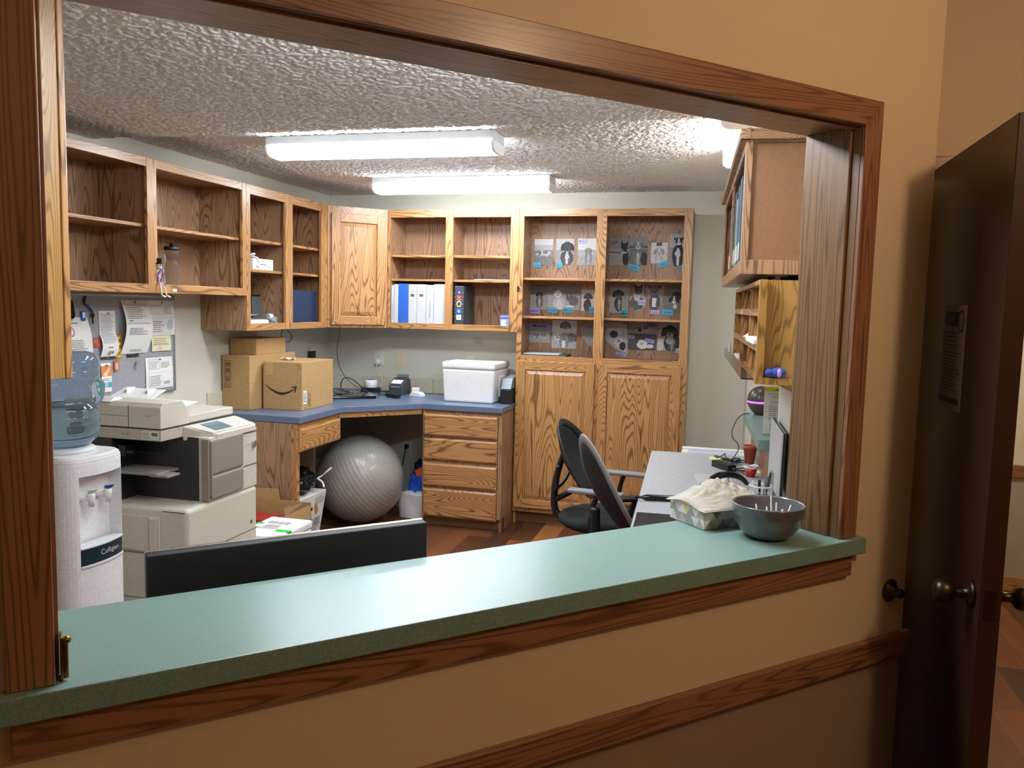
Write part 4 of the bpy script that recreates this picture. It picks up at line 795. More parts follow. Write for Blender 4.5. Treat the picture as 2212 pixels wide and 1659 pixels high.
# ---------------------------------------------------------------- under the counter
one('exercise_ball', (lambda b: (b.lathe([(.3135*math.sin(PI*k/160)*(1-.0045*(k % 5 == 0 and 16 < k < 144)), -.3135*math.cos(PI*k/160)) for k in range(161)], n=72, axis=(.80,.12,.55), caps=False), b)[1])(MB()), 'ball_grey', 'big silver-grey exercise ball under the corner of the blue counter', 'exercise ball', loc=(.594,-.664,.314))
b = MB()
x0, x1, y0, y1, zt2 = .36, .735, -1.935, -1.64, .365
t = T('cardboard_box', 'open torn cardboard box on the floor behind the white foam box', 'box', loc=((x0+x1)/2,(y0+y1)/2,0), world=True)
b.box(x0,x1,y0,y1,0,.004); b.box(x0,x0+.004,y0,y1,.004,zt2); b.box(x1-.004,x1,y0,y1,.004,zt2); b.box(x0,x1,y0,y0+.004,.004,zt2-.08); b.box(x0,x1,y1-.004,y1,.004,zt2+.01); t.p('box_body', b, 'cardboard')
b = MB(); b.hexa([(x0,y1-.004,zt2),(x0+.17,y1-.004,zt2),(x0+.17,y1,zt2),(x0,y1,zt2)], [(x0,y1+.0,zt2+.07),(x0+.15,y1+.0,zt2+.075),(x0+.15,y1+.004,zt2+.075),(x0,y1+.004,zt2+.07)]); t.p('flap', b, 'cardboard')
b = MB(); b.hexa([(x1-.004,y0,zt2),(x1,y0,zt2),(x1,y1,zt2),(x1-.004,y1,zt2)], [(x1-.02,y0+.01,zt2-.0+.04),(x1-.016,y0+.01,zt2+.04),(x1-.0,y1-.08,zt2+.03),(x1-.004,y1-.08,zt2+.03)]); t.p('flap', b, 'kraft_dark')
one('red_carton', MB().box(0,.20,0,.15,0,.30), 'red', 'red carton standing in the open cardboard box', 'box', loc=(.375,-1.86,.005), bevel=.003)
t = T('foam_box', 'small white foam shipping box with green tape in front of the copier corner', 'box', loc=(.785,-2.130,0), rz=0)
b = MB(); b.hexa([(-.118,-.172,0),(.118,-.172,0),(.118,.172,0),(-.118,.172,0)], [(-.125,-.18,.315),(.125,-.18,.315),(.125,.18,.315),(-.125,.18,.315)]); t.p('foam_body', b, 'foam_white', bevel=.010, seg=3)
t.p('lid', MB().box(-.128,.128,-.184,.184,.317,.362), 'foam_white', bevel=.012, seg=3)
b = MB(); c = Cv(b, (-.085,-.06,.3622), (1,0,0), (0,1,0)); c.rect(0,0,.15,.17,'E9E9E6'); c.bars(.01,.14,.10,.15,20,'666666'); c.bars(.03,.12,.03,.08,16,'777777'); c.lines(.01,.14,.006,.028,3); t.p('shipping_label', b, 'ink')
b = MB(); b.box(.050,.129,-.088,-.050,.3622,.3632); b.box(.1285,.1296,-.088,-.050,.20,.3632); b.box(-.129,-.09,.02,.05,.3622,.3632); t.p('green_tape', b, 'green_tape')
# printed paper carton, bin bag, tote under the counter
t = T('printed_carton', 'white printed paper carton under the counter drawer', 'box', loc=(.40,-1.22,0), world=True)
b = MB(); b.hexa([(.28,-1.36,0),(.47,-1.36,0),(.47,-1.04,0),(.28,-1.04,0)], [(.27,-1.40,.31),(.52,-1.40,.31),(.52,-1.03,.31),(.27,-1.03,.31)]); t.p('box_body', b, 'paper', bevel=.004)
b = MB(); c = Cv(b, (.4706,-1.365,.0), (0,1,0), (.155,0,1)); c.rect(.10,.20,.17,.29,'1B1B1D'); c.ell(.22,.20,.022,.045,'D9832E',.4); c.lines(.19,.32,.235,.29,5,'777777'); c.lines(.05,.31,.02,.10,5,'8D6FA0'); c.bars(.06,.30,.09,.14,15,'6A6A6A'); t.p('print', b, 'ink')
def bag(u, v):
    a, e = 2*PI*u, PI*v; r = 1+.10*math.sin(5*a+3*e)+.07*math.sin(9*a-4*e)+.05*math.sin(13*e+2*a)
    return (.12*r*math.sin(e)*math.cos(a), .17*r*math.sin(e)*math.sin(a), .085-.085*math.cos(e)*r)
t = T('bin_bag', 'black plastic bag lying on the printed carton', 'bag', loc=(.395,-1.235,.312)); b = MB(); b.grid(bag, 40, 22); t.p('bag_body', b, 'bag_black', label='shiny black plastic')
b = MB(); b.tube([(.11,.10,.09),(.14,.13,.11),(.16,.12,.13),(.19,.15,.16)], .006); b.tube([(.11,.10,.09),(.15,.10,.07),(.17,.08,.04)], .007); t.p('tie_ends', b, 'paper')
def crump(x0,x1,y0,y1,z0,z1,a,sd):
    r = random.Random(sd); ph = [r.uniform(0,6) for _ in range(6)]; b = MB()
    def f(u, v):
        th = 2*PI*u; cx, cy = (x0+x1)/2, (y0+y1)/2; q_ = max(abs(math.cos(th)), abs(math.sin(th))); k = 1/q_**.8
        w = 1+a*math.sin(4*th+ph[0]+5*v)+a*.7*math.sin(7*th+ph[1]-6*v)
        kk = k*w*(1-.10*v) if v < .98 else 0
        return (cx+(x1-x0)/2*math.cos(th)*kk*.92, cy+(y1-y0)/2*math.sin(th)*kk*.92, z0+(z1-z0)*min(v,.96)+a*.12*math.sin(3*th+ph[2])*(v>.5))
    b.grid(f, 40, 18); return b
one('tote_bag', crump(.80,1.03,-.50,-.30,.004,.20,.05,3), 'bag_white', 'crumpled white shopping bag on the floor right of the exercise ball', 'bag', solid=.002)
one('blue_bag', crump(.86,1.02,-.42,-.32,.19,.31,.09,5), 'bag_blue', 'bright blue crumpled bag stuffed on the white shopping bag', 'bag')
one('orange_bag', crump(.90,1.03,-.40,-.32,.29,.35,.12,8), 'bag_orange', 'small orange piece of packaging on the blue bag', 'packaging')
one('dark_cloth', crump(.85,1.04,-.30,-.20,.18,.40,.12,9), 'navy', 'dark navy cloth behind the bags at the right of the ball', 'cloth')

# ---------------------------------------------------------------- chairs (facing +x)
def chair(label, loc, rz, kind):
    t = T('office_chair', label, 'chair', loc=loc, rz=rz, group='office chairs at the right desk')
    b = MB()
    for k in range(5):
        a = 2*PI*k/5+.3; p = V((math.cos(a), math.sin(a), 0)); b.hexa([p*.03+V((-p.y,p.x,0))*w+V((0,0,z)) for w, z in ((-.022,.075),(.022,.075),(.022,.105),(-.022,.105))], [p*.30+V((-p.y,p.x,0))*w+V((0,0,z)) for w, z in ((-.014,.062),(.014,.062),(.014,.080),(-.014,.080))])
    t.p('star_base', b, 'black_plastic', bevel=.003)
    for k in range(5):
        a = 2*PI*k/5+.3; x, y = .29*math.cos(a), .29*math.sin(a); w = MB(); w.cyl((x-.012*math.sin(a)-.0,y+.012*math.cos(a),.028),(x+.012*math.sin(a),y-.012*math.cos(a),.028),.028,n=18); w.cyl((x,y,.035),(x,y,.07),.008,n=8); t.p('caster', w, 'black_plastic')
    t.p('gas_column', MB().cyl((0,0,.08),(0,0,.42),.025), 'black_plastic')
    b = MB(); b.grid(lambda u, v: ((.02+.235*math.cos(2*PI*u)*min(1,v*1.0 if v<1 else 1)*(1-.12*abs(math.sin(2*PI*u))**4)), .24*math.sin(2*PI*u)*v, .50-.012*(1-v)), 40, 6)
    b = MB(); pr_ = [(0,.440),(.16,.440),(.225,.448),(.245,.465),(.248,.480),(.238,.496),(.215,.505),(.12,.500),(0,.495)]; b.lathe(pr_, n=44); b.v = [(x*.98+.02*(1 if x>0 else 0), y, z-.012*max(0,(x-.12)/.12)) for x,y,z in b.v]; t.p('seat', b, 'seat_black')
    t.p('seat_plate', MB().box(-.14,.12,-.10,.10,.418,.442), 'black_plastic', bevel=.004)
    hh, ww, zc_, xc, lean = (.205, .235, .785, -.215, .10) if kind == 'mesh' else (.28, .225, .755, -.235, .15)
    def back(th, r, off=0):
        y = ww*r*math.sin(th)*(1-.10*math.cos(th)); z = zc_+hh*r*math.cos(th)
        x = xc-lean*(z-zc_)/hh+(.088 if kind == 'mesh' else .030)*(y/ww)**2-.045*math.cos((z-zc_)/hh*PI*.6)+.045+off
        return V((x, y, z))
    b = MB(); n = 40
    ring = lambda r, off: [back(2*PI*i/n, r, off) for i in range(n)]
    ro, ri = (1.0, .80)
    A, B_, C_, D2 = ring(ro,-.008), ring(ri,-.010), ring(ri,.008), ring(ro,.006); vs = A+B_+C_+D2
    fs = [(k*n+i, k*n+(i+1)%n, ((k+1)%4)*n+(i+1)%n, ((k+1)%4)*n+i) for k in range(4) for i in range(n)]
    b.add(vs, fs, 0, True); t.p('back_frame', b, 'black_plastic' if kind == 'mesh' else 'chair_grey', sub=1)
    b = MB(); m_ = 10; vs = [back(0,0,0)]+[back(2*PI*i/n, ri*1.01*k/m_, -.002) for k in range(1, m_+1) for i in range(n)]
    b.add(vs, [(0,1+i,1+(i+1)%n) for i in range(n)]+[(1+(k-1)*n+i,1+(k-1)*n+(i+1)%n,1+k*n+(i+1)%n,1+k*n+i) for k in range(1,m_) for i in range(n)], 0, True); t.p('back_panel', b, 'mesh_black', solid=.004)
    b = MB()
    if kind == 'mesh':
        b.tube([(-.10,0,.425),(-.20,0,.430),(-.27,0,.47),(-.285,0,.54),(-.275,0,.66),(-.255,0,.74),(-.235,0,.80)], lambda u: .022-.006*u, n=12); b.tube([(-.285,0,.54),(-.24,0,.57),(-.19,.0,.60)], .016, n=10)
        for s_ in (-1,1): b.tube([(-.278,0,.60),(-.245,.07*s_,.64),(-.232,.12*s_,.70),(-.215,.15*s_,.76)], .010, n=8)
    else: b.tube([(-.08,0,.43),(-.20,0,.44),(-.25,0,.50),(-.258,0,.60),(-.262,0,.70)], .022, n=12)
    t.p('back_support', b, 'black_plastic')
    for s_ in (-1,1):
        b = MB(); b.tube([(-.02,.10*s_,.432),(-.0,.24*s_,.44),(.0,.275*s_,.50),(.01,.275*s_,.60),(.03,.27*s_,.655)], .013, n=10); ar = t.p('arm', b, 'black_plastic'); b = MB(); b.box(-.12,.16,.235*s_-.0 if s_>0 else -.295,.295 if s_>0 else -.235,.660,.682); t.p('arm_pad', b, 'chair_grey' if kind == 'mesh' else 'black_plastic', parent=ar, bevel=.009, seg=3)
    return t
chair('black mesh office chair with an open curved back support, nearer the cabinets', (2.52,-1.78,0), -.12, 'mesh')
chair('office chair with a tall grey-rimmed black back, nearer the counter', (2.805,-2.35,0), .48, 'tall')
# ---------------------------------------------------------------- things in the cabinets
zf = ZB+.0305
def binder(label, x0, x1, ztop, mat, deco=None, z0=None, name='binder'):
    z0 = z0 or ZB+.0305; b = MB().box(-(x1-x0)/2, (x1-x0)/2, 0, .25, 0, ztop-z0)
    o = one(name, b, mat, label, 'binder', loc=((x0+x1)/2, -.298, z0), group='binders on the back wall shelf', bevel=.003)
    if deco:
        b = MB(); c = Cv(b, (-(x1-x0)/2, -.0006, 0), (1,0,0), (0,0,1)); deco(c, x1-x0, ztop-z0); mkobj('spine_print', b, 'ink', parent=o)
    return o
def d_badge(c, w, h):
    m = w/2; c.ell(m, h-.045, .011, .011, '8A8F96'); c.ell(m, h-.045, .008, .008, 'E6E8EA'); c.rect(m-.002, h-.062, m+.002, h-.058, 'B8C060'); c.rect(m-.014, h-.088, m+.014, h-.072, '26282A'); c.text('MSDS', .009, m, h-.083, 'C8D84A'); c.rect(m-.006, h-.135, m+.006, h-.11, 'D5D8DA'); c.text('SDS', .008, m, h-.126, '333333', bold=.01)
binder('thin white report at the left end of the binder row', .664, .684, 1.709, 'binder_white', lambda c,w,h: c.text('Quality Management Manual', .010, w/2+.004, h*.1, '4A4A4A', rot=PI/2, center=False))
binder('plain white binder left of the blue binder', .686, .719, 1.716, 'binder_white')
binder('bright blue binder among the white ones', .721, .799, 1.721, 'blue_binder')
binder('white binder with black badge right of the blue binder', .801, .866, 1.717, 'binder_white', d_badge)
binder('second white binder with the same black badge', .868, .938, 1.718, 'binder_white', d_badge)
def d_man(c, w, h): m = w/2; c.rect(m-.010,h-.055,m+.010,h-.031,'6A6A6A'); c.rect(m-.008,h-.053,m+.008,h-.033,'ECECEA'); c.text('K', .014, m, h-.048, '6A6A6A'); c.text('Facility Management, Vol. 1', .013, m+.005, h-.24, '555555', rot=PI/2, center=False)
binder('white binder with a small square emblem and upright title', .940, .998, 1.714, 'binder_white', d_man)
binder('wide plain white binder at the right end of the row', 1.000, 1.088, 1.721, 'binder_white')
def d_col(c, w, h):
    m = w/2; c.ell(m,h-.045,.016,.016,'2B3F8C'); c.text('Q',.018,m,h-.051,'F0F0F0'); c.rect(m-.020,h-.098,m+.020,h-.066,'A83434'); c.rect(m-.016,h-.100,m+.016,h-.095,'E0A040'); c.text('UT',.014,m,h-.086,'F4E0E0'); c.ell(m,h-.128,.019,.022,'D8D4CC'); c.ell(m,h-.130,.013,.016,'3A3A38'); c.rect(m-.012,h-.152,m+.012,h-.143,'E0C050')
    c.rect(m-.018,h-.200,m+.018,h-.163,'2F6FC4'); c.poly([(m-.008,h-.19),(m+.008,h-.19),(m,h-.171)],'DDE8F8'); c.rect(m-.018,h-.245,m+.018,h-.208,'F2F2F0'); c.bars(m-.007,m+.007,h-.238,h-.214,5,'555555',True)
    for k in range(8): c.rect(0,h-.055-.028*k,.010,h-.052-.028*k,'8A9098'); c.rect(w-.010,h-.050-.028*k,w,h-.047-.028*k,'8A9098')
binder('black binder with colourful round and square stickers', 1.162, 1.232, 1.711, 'dark_grey', d_col)
t = T('small_box', 'small lavender-blue product box at the right end of the binder shelf', 'box', loc=(1.544,-.29,zf)); t.p('carton', MB().box(-.034,.034,0,.045,0,.088), 'binder_white')
b = MB(); c = Cv(b, (-.034,-.0004,0), (1,0,0), (0,0,1)); c.rect(0,0,.068,.088,'8FA0E8'); c.rect(0,.072,.068,.088,'7A84D8'); c.rect(0,.063,.068,.070,'22306A'); c.ell(.026,.040,.018,.016,'D9DEF8'); c.rect(.008,.010,.044,.022,'C9D2F6'); c.text('1.0',.02,.045,.03,'4A66C8'); t.p('label', b, 'ink')
one('envelope', MB().box(-.135,.130,-.09,.09,0,.005), 'paper', 'white envelope lying on the shelf above the small lavender box', 'envelope', loc=(1.44,-.20,1.7575), bevel=.001)
# left wall cabinets
t = T('sports_bottle', 'frosted water bottle with black cap on the left wall cabinet shelf', 'bottle', loc=(.20,-2.178,1.6305))
t.p('bottle_body', MB().lathe([(0,.001),(.036,0),(.038,.004),(.038,.105),(.036,.112),(.038,.118),(.036,.128),(.030,.140),(.030,.150),(.036,.160),(.037,.195),(.034,.198),(0,.198)], n=32), 'frosted'); t.p('cap', MB().lathe([(0,.199),(.038,.199),(.039,.203),(.039,.215),(.036,.220),(.012,.221),(.010,.238),(0,.239)], n=28), 'black_plastic')
t = T('skeleton_figure', 'little skeleton figure in a black top hat with purple beads, sitting on the cabinet ledge', 'figurine', loc=(.318,-2.435,1.6445))
sk = lambda *p, r=.0035: MB().tube(p, r, smooth=1, n=8)
b = MB(); b.tube([(-.004,0,.006),(-.006,0,.045),(-.002,0,.075)], .006, smooth=1)
for k in range(4): b.lathe([(.010,-.002),(.013,0),(.010,.002)], c=(0,0,.035+k*.009), n=14)
b.ball((-.003,0,.008), .011, sc=(.8,1.2,.7)); t.p('ribcage', b, 'bone')
b = MB(); b.ball((.004,0,.092), .0155, sc=(1,.85,1.05)); b.ball((.014,0,.082), .009, sc=(.8,.8,.8)); hd = t.p('skull', b, 'bone'); b = MB(); b.ball((.0175,-.005,.094), .0036); b.ball((.0175,.005,.094), .0036); b.ball((.020,0,.087), .002); t.p('eye_sockets', b, 'copier_black', parent=hd)
b = MB(); b.lathe([(0,.100),(.024,.100),(.024,.103),(.0145,.104),(.015,.127),(0,.127)], c=(.002,0,.002), n=24); t.p('top_hat', b, 'black_gloss', parent=hd)
for s_, bend in ((-1,.0),(1,.006)):
    t.p('arm', MB().tube([(0,.011*s_,.070),(.006,.017*s_,.045),(.020,.012*s_,.030 if s_<0 else .072)], .0032, smooth=1), 'bone')
    b = MB(); b.tube([(0,.008*s_,.006),(.018,.010*s_,.006),(.021+bend,.012*s_,-.02),(.019+bend,.014*s_+.012,-.055)], .0038, smooth=1); b.tube([(.019+bend,.014*s_+.012,-.055),(.030+bend,.014*s_+.028,-.064)], .0042, smooth=0); t.p('leg', b, 'bone')
b = MB(); 
for k in range(34):
    a = k/34*2*PI; b.ball((.010+.006*math.cos(a), .016*math.sin(a), .040+.030*math.cos(a)), .0032, n=8)
for k in range(14): b.ball((.024+.002*math.sin(k), .012+.002*math.cos(k*2)+k*.0012, .002-k*.005), .0034, n=8)
t.p('bead_string', b, 'purple_bead')
b = MB(); c = Cv(b, (.3203,-2.33,1.610), (0,1,0), (0,0,1), .032, .014, 'F2EFE2'); c.lines(.003,.029,.003,.011,2); one('shelf_tag', b, 'ink', 'small white tag on the oak rail beside the skeleton figure', 'tag', loc=(.32,-2.33,1.61), world=True)
t = T('white_charger_box', 'small white product box on the middle shelf beside the white cable', 'box', loc=(.27,-1.415,1.7625), world=True); t.p('carton', MB().box(.16,.285,-1.535,-1.305,1.7625,1.830), 'white_plastic', bevel=.002)
b = MB(); c = Cv(b, (.2853,-1.535,1.7625), (0,1,0), (0,0,1)); c.rect(.075,.030,.15,.034,'555555'); c.rect(.04,.012,.065,.024,'888888'); c.text('USB-C',.012,.18,.02,'777777'); t.p('print', b, 'ink')
one('white_cable', MB().tube([(.25,-1.54,1.840),(.27,-1.50,1.862),(.26,-1.47,1.855),(.24,-1.49,1.838),(.27,-1.52,1.842),(.30,-1.49,1.83),(.297,-1.48,1.80),(.295,-1.50,1.778)], .005), 'white_plastic', 'white cable bundled on top of the small white product box', 'cable')
t = T('tablet', 'black tablet leaning in the left half of the tablet cabinet', 'tablet', loc=(.10,-1.17,zf), rz=PI/2+.05); t.p('body', MB().box(-.13,.13,-.012,0,0,.190), 'black_gloss', bevel=.004); t.p('screen', MB().box(-.118,.118,-.0135,-.0122,.012,.178), 'screen')
t = T('tablet', 'dark blue tablet standing in the right half of the tablet cabinet', 'tablet', loc=(.26,-.885,zf), rz=PI/2-.06); t.p('body', MB().box(-.155,.150,-.010,0,0,.228), 'navy', bevel=.006); t.p('edge_band', MB().box(.147,.152,-.008,.002,.006,.222), 'silver', bevel=.001)
t = T('plastic_pouch', 'clear and white supply packet at the left bottom of the tablet cabinet', 'packet', loc=(.20,-1.58,zf), world=True)
t.p('pouch', MB().box(.14,.29,-1.60,-1.36,zf,zf+.034), 'bag_white', bevel=.012, seg=3); b = MB(); b.cyl((.24,-1.60,zf+.052),(.26,-1.30,zf+.052),.017,n=16); t.p('tube', b, 'clear_acrylic'); b = MB(); b.cyl((.26,-1.33,zf+.052),(.262,-1.29,zf+.052),.018,n=16); t.p('cap', b, 'white_plastic'); b = MB(); b.box(.285,.292,-1.60,-1.57,zf+.034,zf+.066); t.p('blue_mark', b, 'blue_binder')
one('grey_pouch', crump(.16,.30,-1.35,-1.25,zf+.002,zf+.045,.08,2), 'grey_plastic', 'small crumpled grey pouch beside the supply packet', 'pouch')
one('pen', MB().cyl((.285,-.98,zf+.006),(.288,-.80,zf+.006),.005,n=10), 'ivory', 'short ivory pen in front of the dark blue tablet', 'pen')
one('closed_laptop', MB().box(-.17,.155,-.12,.12,0,.018), 'dark_grey', 'dark laptop lying on the bottom shelf of the tall cabinet', 'laptop', loc=(1.835,-.165,1.2168), bevel=.003)
one('paper_pad', MB().box(-.15,.11,-.11,.11,0,.006), 'silver_board', 'silver-white folder on top of the dark laptop in the tall cabinet', 'folder', loc=(1.83,-.17,1.2352), rz=.03, bevel=.001)
t = T('binder_clip', 'black binder clip with silver wire arms on the tall cabinet stile', 'clip', loc=(1.660,-.3205,1.700)); t.p('clip_body', MB().box(-.022,-.006,-.010,-.0005,-.018,.018), 'black_plastic', bevel=.002); t.p('wire_arms', MB().tube([(-.010,-.008,.010),(.012,-.012,.005),(.018,-.012,0),(.012,-.012,-.005),(-.010,-.008,-.010)], .0015, smooth=1), 'chrome')

# ---------------------------------------------------------------- pet photos
def blob(c, cx, cy, rx, ry, ink, rot=0, j=.0, n=20, sd=1):
    r = random.Random(sd); P = []
    for i in range(n):
        t_ = 2*PI*i/n; k = 1+r.uniform(-j,j); x, y = rx*k*math.cos(t_), ry*k*math.sin(t_)
        P.append((cx+x*math.cos(rot)-y*math.sin(rot), cy+x*math.sin(rot)+y*math.cos(rot)))
    c.poly(c.clip(P), ink)
g2 = lambda v: '%02X%02X%02X' % (v, v, v)
def head(c, cx, cy, r, fur, ears, muz, blaze=None, mouth=0):       # an animal's face, r = half its width
    d = max(8, fur-35)
    if ears == 'flop':
        for s_ in (-1,1): blob(c, cx+s_*r*.92, cy+r*.10, r*.34, r*.75, g2(d), s_*.25)
    elif ears == 'prick':
        for s_ in (-1,1): c.poly(c.clip([(cx+s_*r*.95,cy+r*1.75),(cx+s_*r*.95,cy+r*.3),(cx+s_*r*.15,cy+r*.85)]), g2(d))
    elif ears == 'fold':
        for s_ in (-1,1): c.poly(c.clip([(cx+s_*r*.3,cy+r*1.0),(cx+s_*r*1.25,cy+r*1.15),(cx+s_*r*1.35,cy+r*.45),(cx+s_*r*.8,cy+r*.55)]), g2(d))
    blob(c, cx, cy+r*.15, r*.92, r*1.02, g2(fur), 0, .04, sd=int(cx*9999))
    if blaze: c.poly(c.clip([(cx-r*.13,cy+r*1.05),(cx+r*.13,cy+r*1.05),(cx+r*.28,cy-r*.2),(cx-r*.28,cy-r*.2)]), g2(blaze))
    blob(c, cx, cy-r*.42, r*.50, r*.48, g2(muz), 0, .04)
    if mouth: blob(c, cx, cy-r*.75, r*.26, r*.20, g2(225), 0); blob(c, cx, cy-r*.66, r*.30, r*.10, g2(45))
    blob(c, cx, cy-r*.22, r*.20, r*.15, g2(22))
    for s_ in (-1,1): blob(c, cx+s_*r*.40, cy+r*.25, r*.12, r*.11, g2(18)); blob(c, cx+s_*r*.40+r*.03, cy+r*.28, r*.03, r*.03, g2(240))
def sit(c, cx, y0, r, fur, chest, cy):
    blob(c, cx, (y0+cy)/2, r*1.15, (cy-y0)*.62, g2(fur), 0, .06, sd=5); blob(c, cx, (y0+cy)/2-.004, r*.45, (cy-y0)*.45, g2(chest), 0, .1)
    for s_ in (-1,1): c.poly(c.clip([(cx+s_*r*.25,(y0+cy)/2),(cx+s_*r*.72,(y0+cy)/2),(cx+s_*r*.62,y0),(cx+s_*r*.22,y0)]), g2(min(250,fur+18)))
def lying(c, cx, cy, r, fur, spot):
    blob(c, cx, cy, r*1.5, r*.62, g2(fur), .05, .08, sd=7); blob(c, cx+r*.3, cy+r*.2, r*.6, r*.4, g2(spot), .2, .1); blob(c, cx-r*1.15, cy-r*.15, r*.55, r*.48, g2(spot), 0, .05)
    blob(c, cx-r*1.45, cy-r*.30, r*.25, r*.18, g2(min(255,fur+30))); blob(c, cx-r*1.65, cy-r*.28, r*.07, r*.06, g2(15)); c.poly(c.clip([(cx-r*.9,cy+r*.35),(cx-r*.6,cy+r*.3),(cx-r*.75,cy-r*.15)]), g2(40))
    for k in (-.5,.9): c.poly(c.clip([(cx+k*r,cy-r*.3),(cx+(k+.28)*r,cy-r*.3),(cx+(k-.25)*r,cy-r*.85),(cx+(k-.5)*r,cy-r*.8)]), g2(max(20,fur-12)))
PY = -.0125
def photo(label, x0, x1, z0, z1, bg, fn, shape=None, rot=0, lay=0):
    w, h = x1-x0, z1-z0; b = MB(); c = Cv(b, (0,-lay*.0012,0), (math.cos(rot),0,math.sin(rot)), (-math.sin(rot),0,math.cos(rot)), w, h, bg[0] if not shape else None)
    if shape: c.z = .0006; P0 = [(a*w,e*h) for a,e in shape]; b.prism(P0, -.0006, -.0001, f=lambda x,z,y:(x,y-lay*.0012,z), ink=bg[0]); c.poly(P0, bg[0])
    for k, col in enumerate(bg[1:]):
        if not shape: c.rect(0,0,w,h*(.58-.25*k),col)
    fn(c, w, h)
    return one('pet_photo', b, 'photo_ink', label, 'photo', loc=(x0,PY,z0), group='black and white pet photos in the tall cabinet')
def tag(label, txt, x0, x1, z0, z1, col, rot=0, ink='2A3AA0', size=None):
    w, h = x1-x0, z1-z0; b = MB(); u = V((math.cos(rot),0,math.sin(rot))); v = V((-math.sin(rot),0,math.cos(rot)))
    c = Cv(b, (0,0,0), u, v, w, h, col); s_ = size or min(h*.62, w/(len(txt)*.58)); c.text(txt, s_, w/2, h*.28, ink, rot=.04, bold=.012)
    return one('name_tag', b, 'ink', label, 'name tag', loc=(x0,PY-.0062,z0), group='handwritten name tags under the pet photos')
CY_, LV = '52B9D6', 'ADA6D6'
photo('photo of a pale dog curled up on a couch, top left', 1.683,1.825,1.882,2.074,['B5B5B5','8A8A8A','7C7C7C'], lambda c,w,h:(c.rect(0,h*.77,w,h,'D2D2D2'),lying(c,w*.52,h*.47,w*.24,195,120)))
photo('photo of a big dark dog showing its teeth', 1.845,1.982,1.888,2.076,['BDBDBD','9A9A9A'], lambda c,w,h:(sit(c,w*.62,0,w*.30,62,190,h*.5),head(c,w*.64,h*.66,w*.28,48,'flop',72,None,1)))
photo('photo of a small golden puppy sitting by the sea', 2.010,2.152,1.885,2.080,['D0D0D0','A8A8A8','9C9C9C'], lambda c,w,h:(sit(c,w*.56,0,w*.16,120,165,h*.48),head(c,w*.56,h*.54,w*.14,135,'flop',150)))
tag('turquoise name tag under the curled-up dog photo','Angus',1.684,1.738,1.862,1.896,CY_,.12); tag('turquoise name tag under the big dark dog photo','Bear',1.853,1.900,1.866,1.898,CY_,0)
tag('pale tag reading Mollie at the top of the seaside puppy photo','Mollie',2.011,2.071,2.045,2.075,'C9C9E4',0)
photo('photo of a shaggy dog walking on a path', 1.652,1.790,1.556,1.740,['6E6E6E','A6A6A6'], lambda c,w,h:(sit(c,w*.58,h*.08,w*.17,105,190,h*.5),head(c,w*.58,h*.58,w*.15,58,'flop',150)))
photo('wide photo of a white dog with a cat beside it', 1.792,2.040,1.557,1.742,['777777','B0B0B0'], lambda c,w,h:(sit(c,w*.36,h*.02,w*.16,205,225,h*.45),head(c,w*.32,h*.60,w*.11,215,'flop',225),blob(c,w*.80,h*.36,w*.15,h*.20,g2(110)),head(c,w*.66,h*.42,w*.085,105,'prick',140),blob(c,w*.68,h*.12,w*.14,h*.07,g2(225),0,.2)))
photo('tilted photo of a brown puppy at the right, middle row', 2.048,2.150,1.552,1.708,['C4C4C4','E0E0E0'], lambda c,w,h:(sit(c,w*.45,0,w*.24,70,80,h*.5),head(c,w*.50,h*.66,w*.24,78,'flop',95)), lay=1)
tag('lavender tag reading Sammi','Sammi',1.646,1.740,1.524,1.568,LV,0); tag('turquoise tag reading Rocky','Rocky',1.796,1.872,1.533,1.570,CY_,0); tag('turquoise tag reading Mickey','Mickey',1.920,1.987,1.537,1.575,CY_,0); tag('turquoise tag cut off after Ko','Ko',2.108,2.150,1.541,1.583,CY_,0)
photo('photo with a lavender strip reading Moonie over a lounging dog', 1.660,1.822,1.308,1.454,['8A8A8A','AAAAAA'], lambda c,w,h:(lying(c,w*.60,h*.36,w*.24,190,150),c.rect(0,h*.70,w,h,'8E8AB8'),c.text('Moonie',.034,w*.48,h*.78,'2E2450',bold=.012)))
photo('tall photo of three curly dogs together', 1.834,2.020,1.271,1.480,['CFCFCF','B9B9B9'], lambda c,w,h:(head(c,w*.54,h*.80,w*.17,118,'flop',140),head(c,w*.24,h*.42,w*.19,205,'flop',215),head(c,w*.80,h*.36,w*.18,110,'flop',130),sit(c,w*.5,0,w*.16,140,120,h*.5),c.rect(w*.43,h*.02,w*.56,h*.28,'EDEDED')))
photo('round-cut photo of a grey dish by the middle stile', 2.052,2.150,1.289,1.457,['9A9A9A'], lambda c,w,h:(c.poly([(w*.05,h*.5),(w*.98,h*.45),(w*.98,h*.1),(w*.5,h*.12)],g2(165)),c.rect(w*.12,h*.80,w*.95,h*.96,'8E8AB8')), shape=[(.0,.78),(.1,.98),(.4,1),(1,.99),(1,0),(.6,.05),(.18,.38),(.03,.6)])
photo('photo of a sleek black cat with a white collar', 2.243,2.382,1.890,2.081,['8E8E8E','9E9E9E'], lambda c,w,h:(c.rect(0,h*.45,w*.6,h*.50,'5A5A5A'),blob(c,w*.86,h*.26,w*.17,h*.30,g2(28)),head(c,w*.78,h*.66,w*.19,32,'prick',40),c.poly([(w*.64,h*.47),(w*.92,h*.49),(w*.92,h*.45),(w*.66,h*.43)],g2(225)),c.text('Luci',.034,w*.24,h*.80,'2A2A60',rot=.25,bold=.012)))
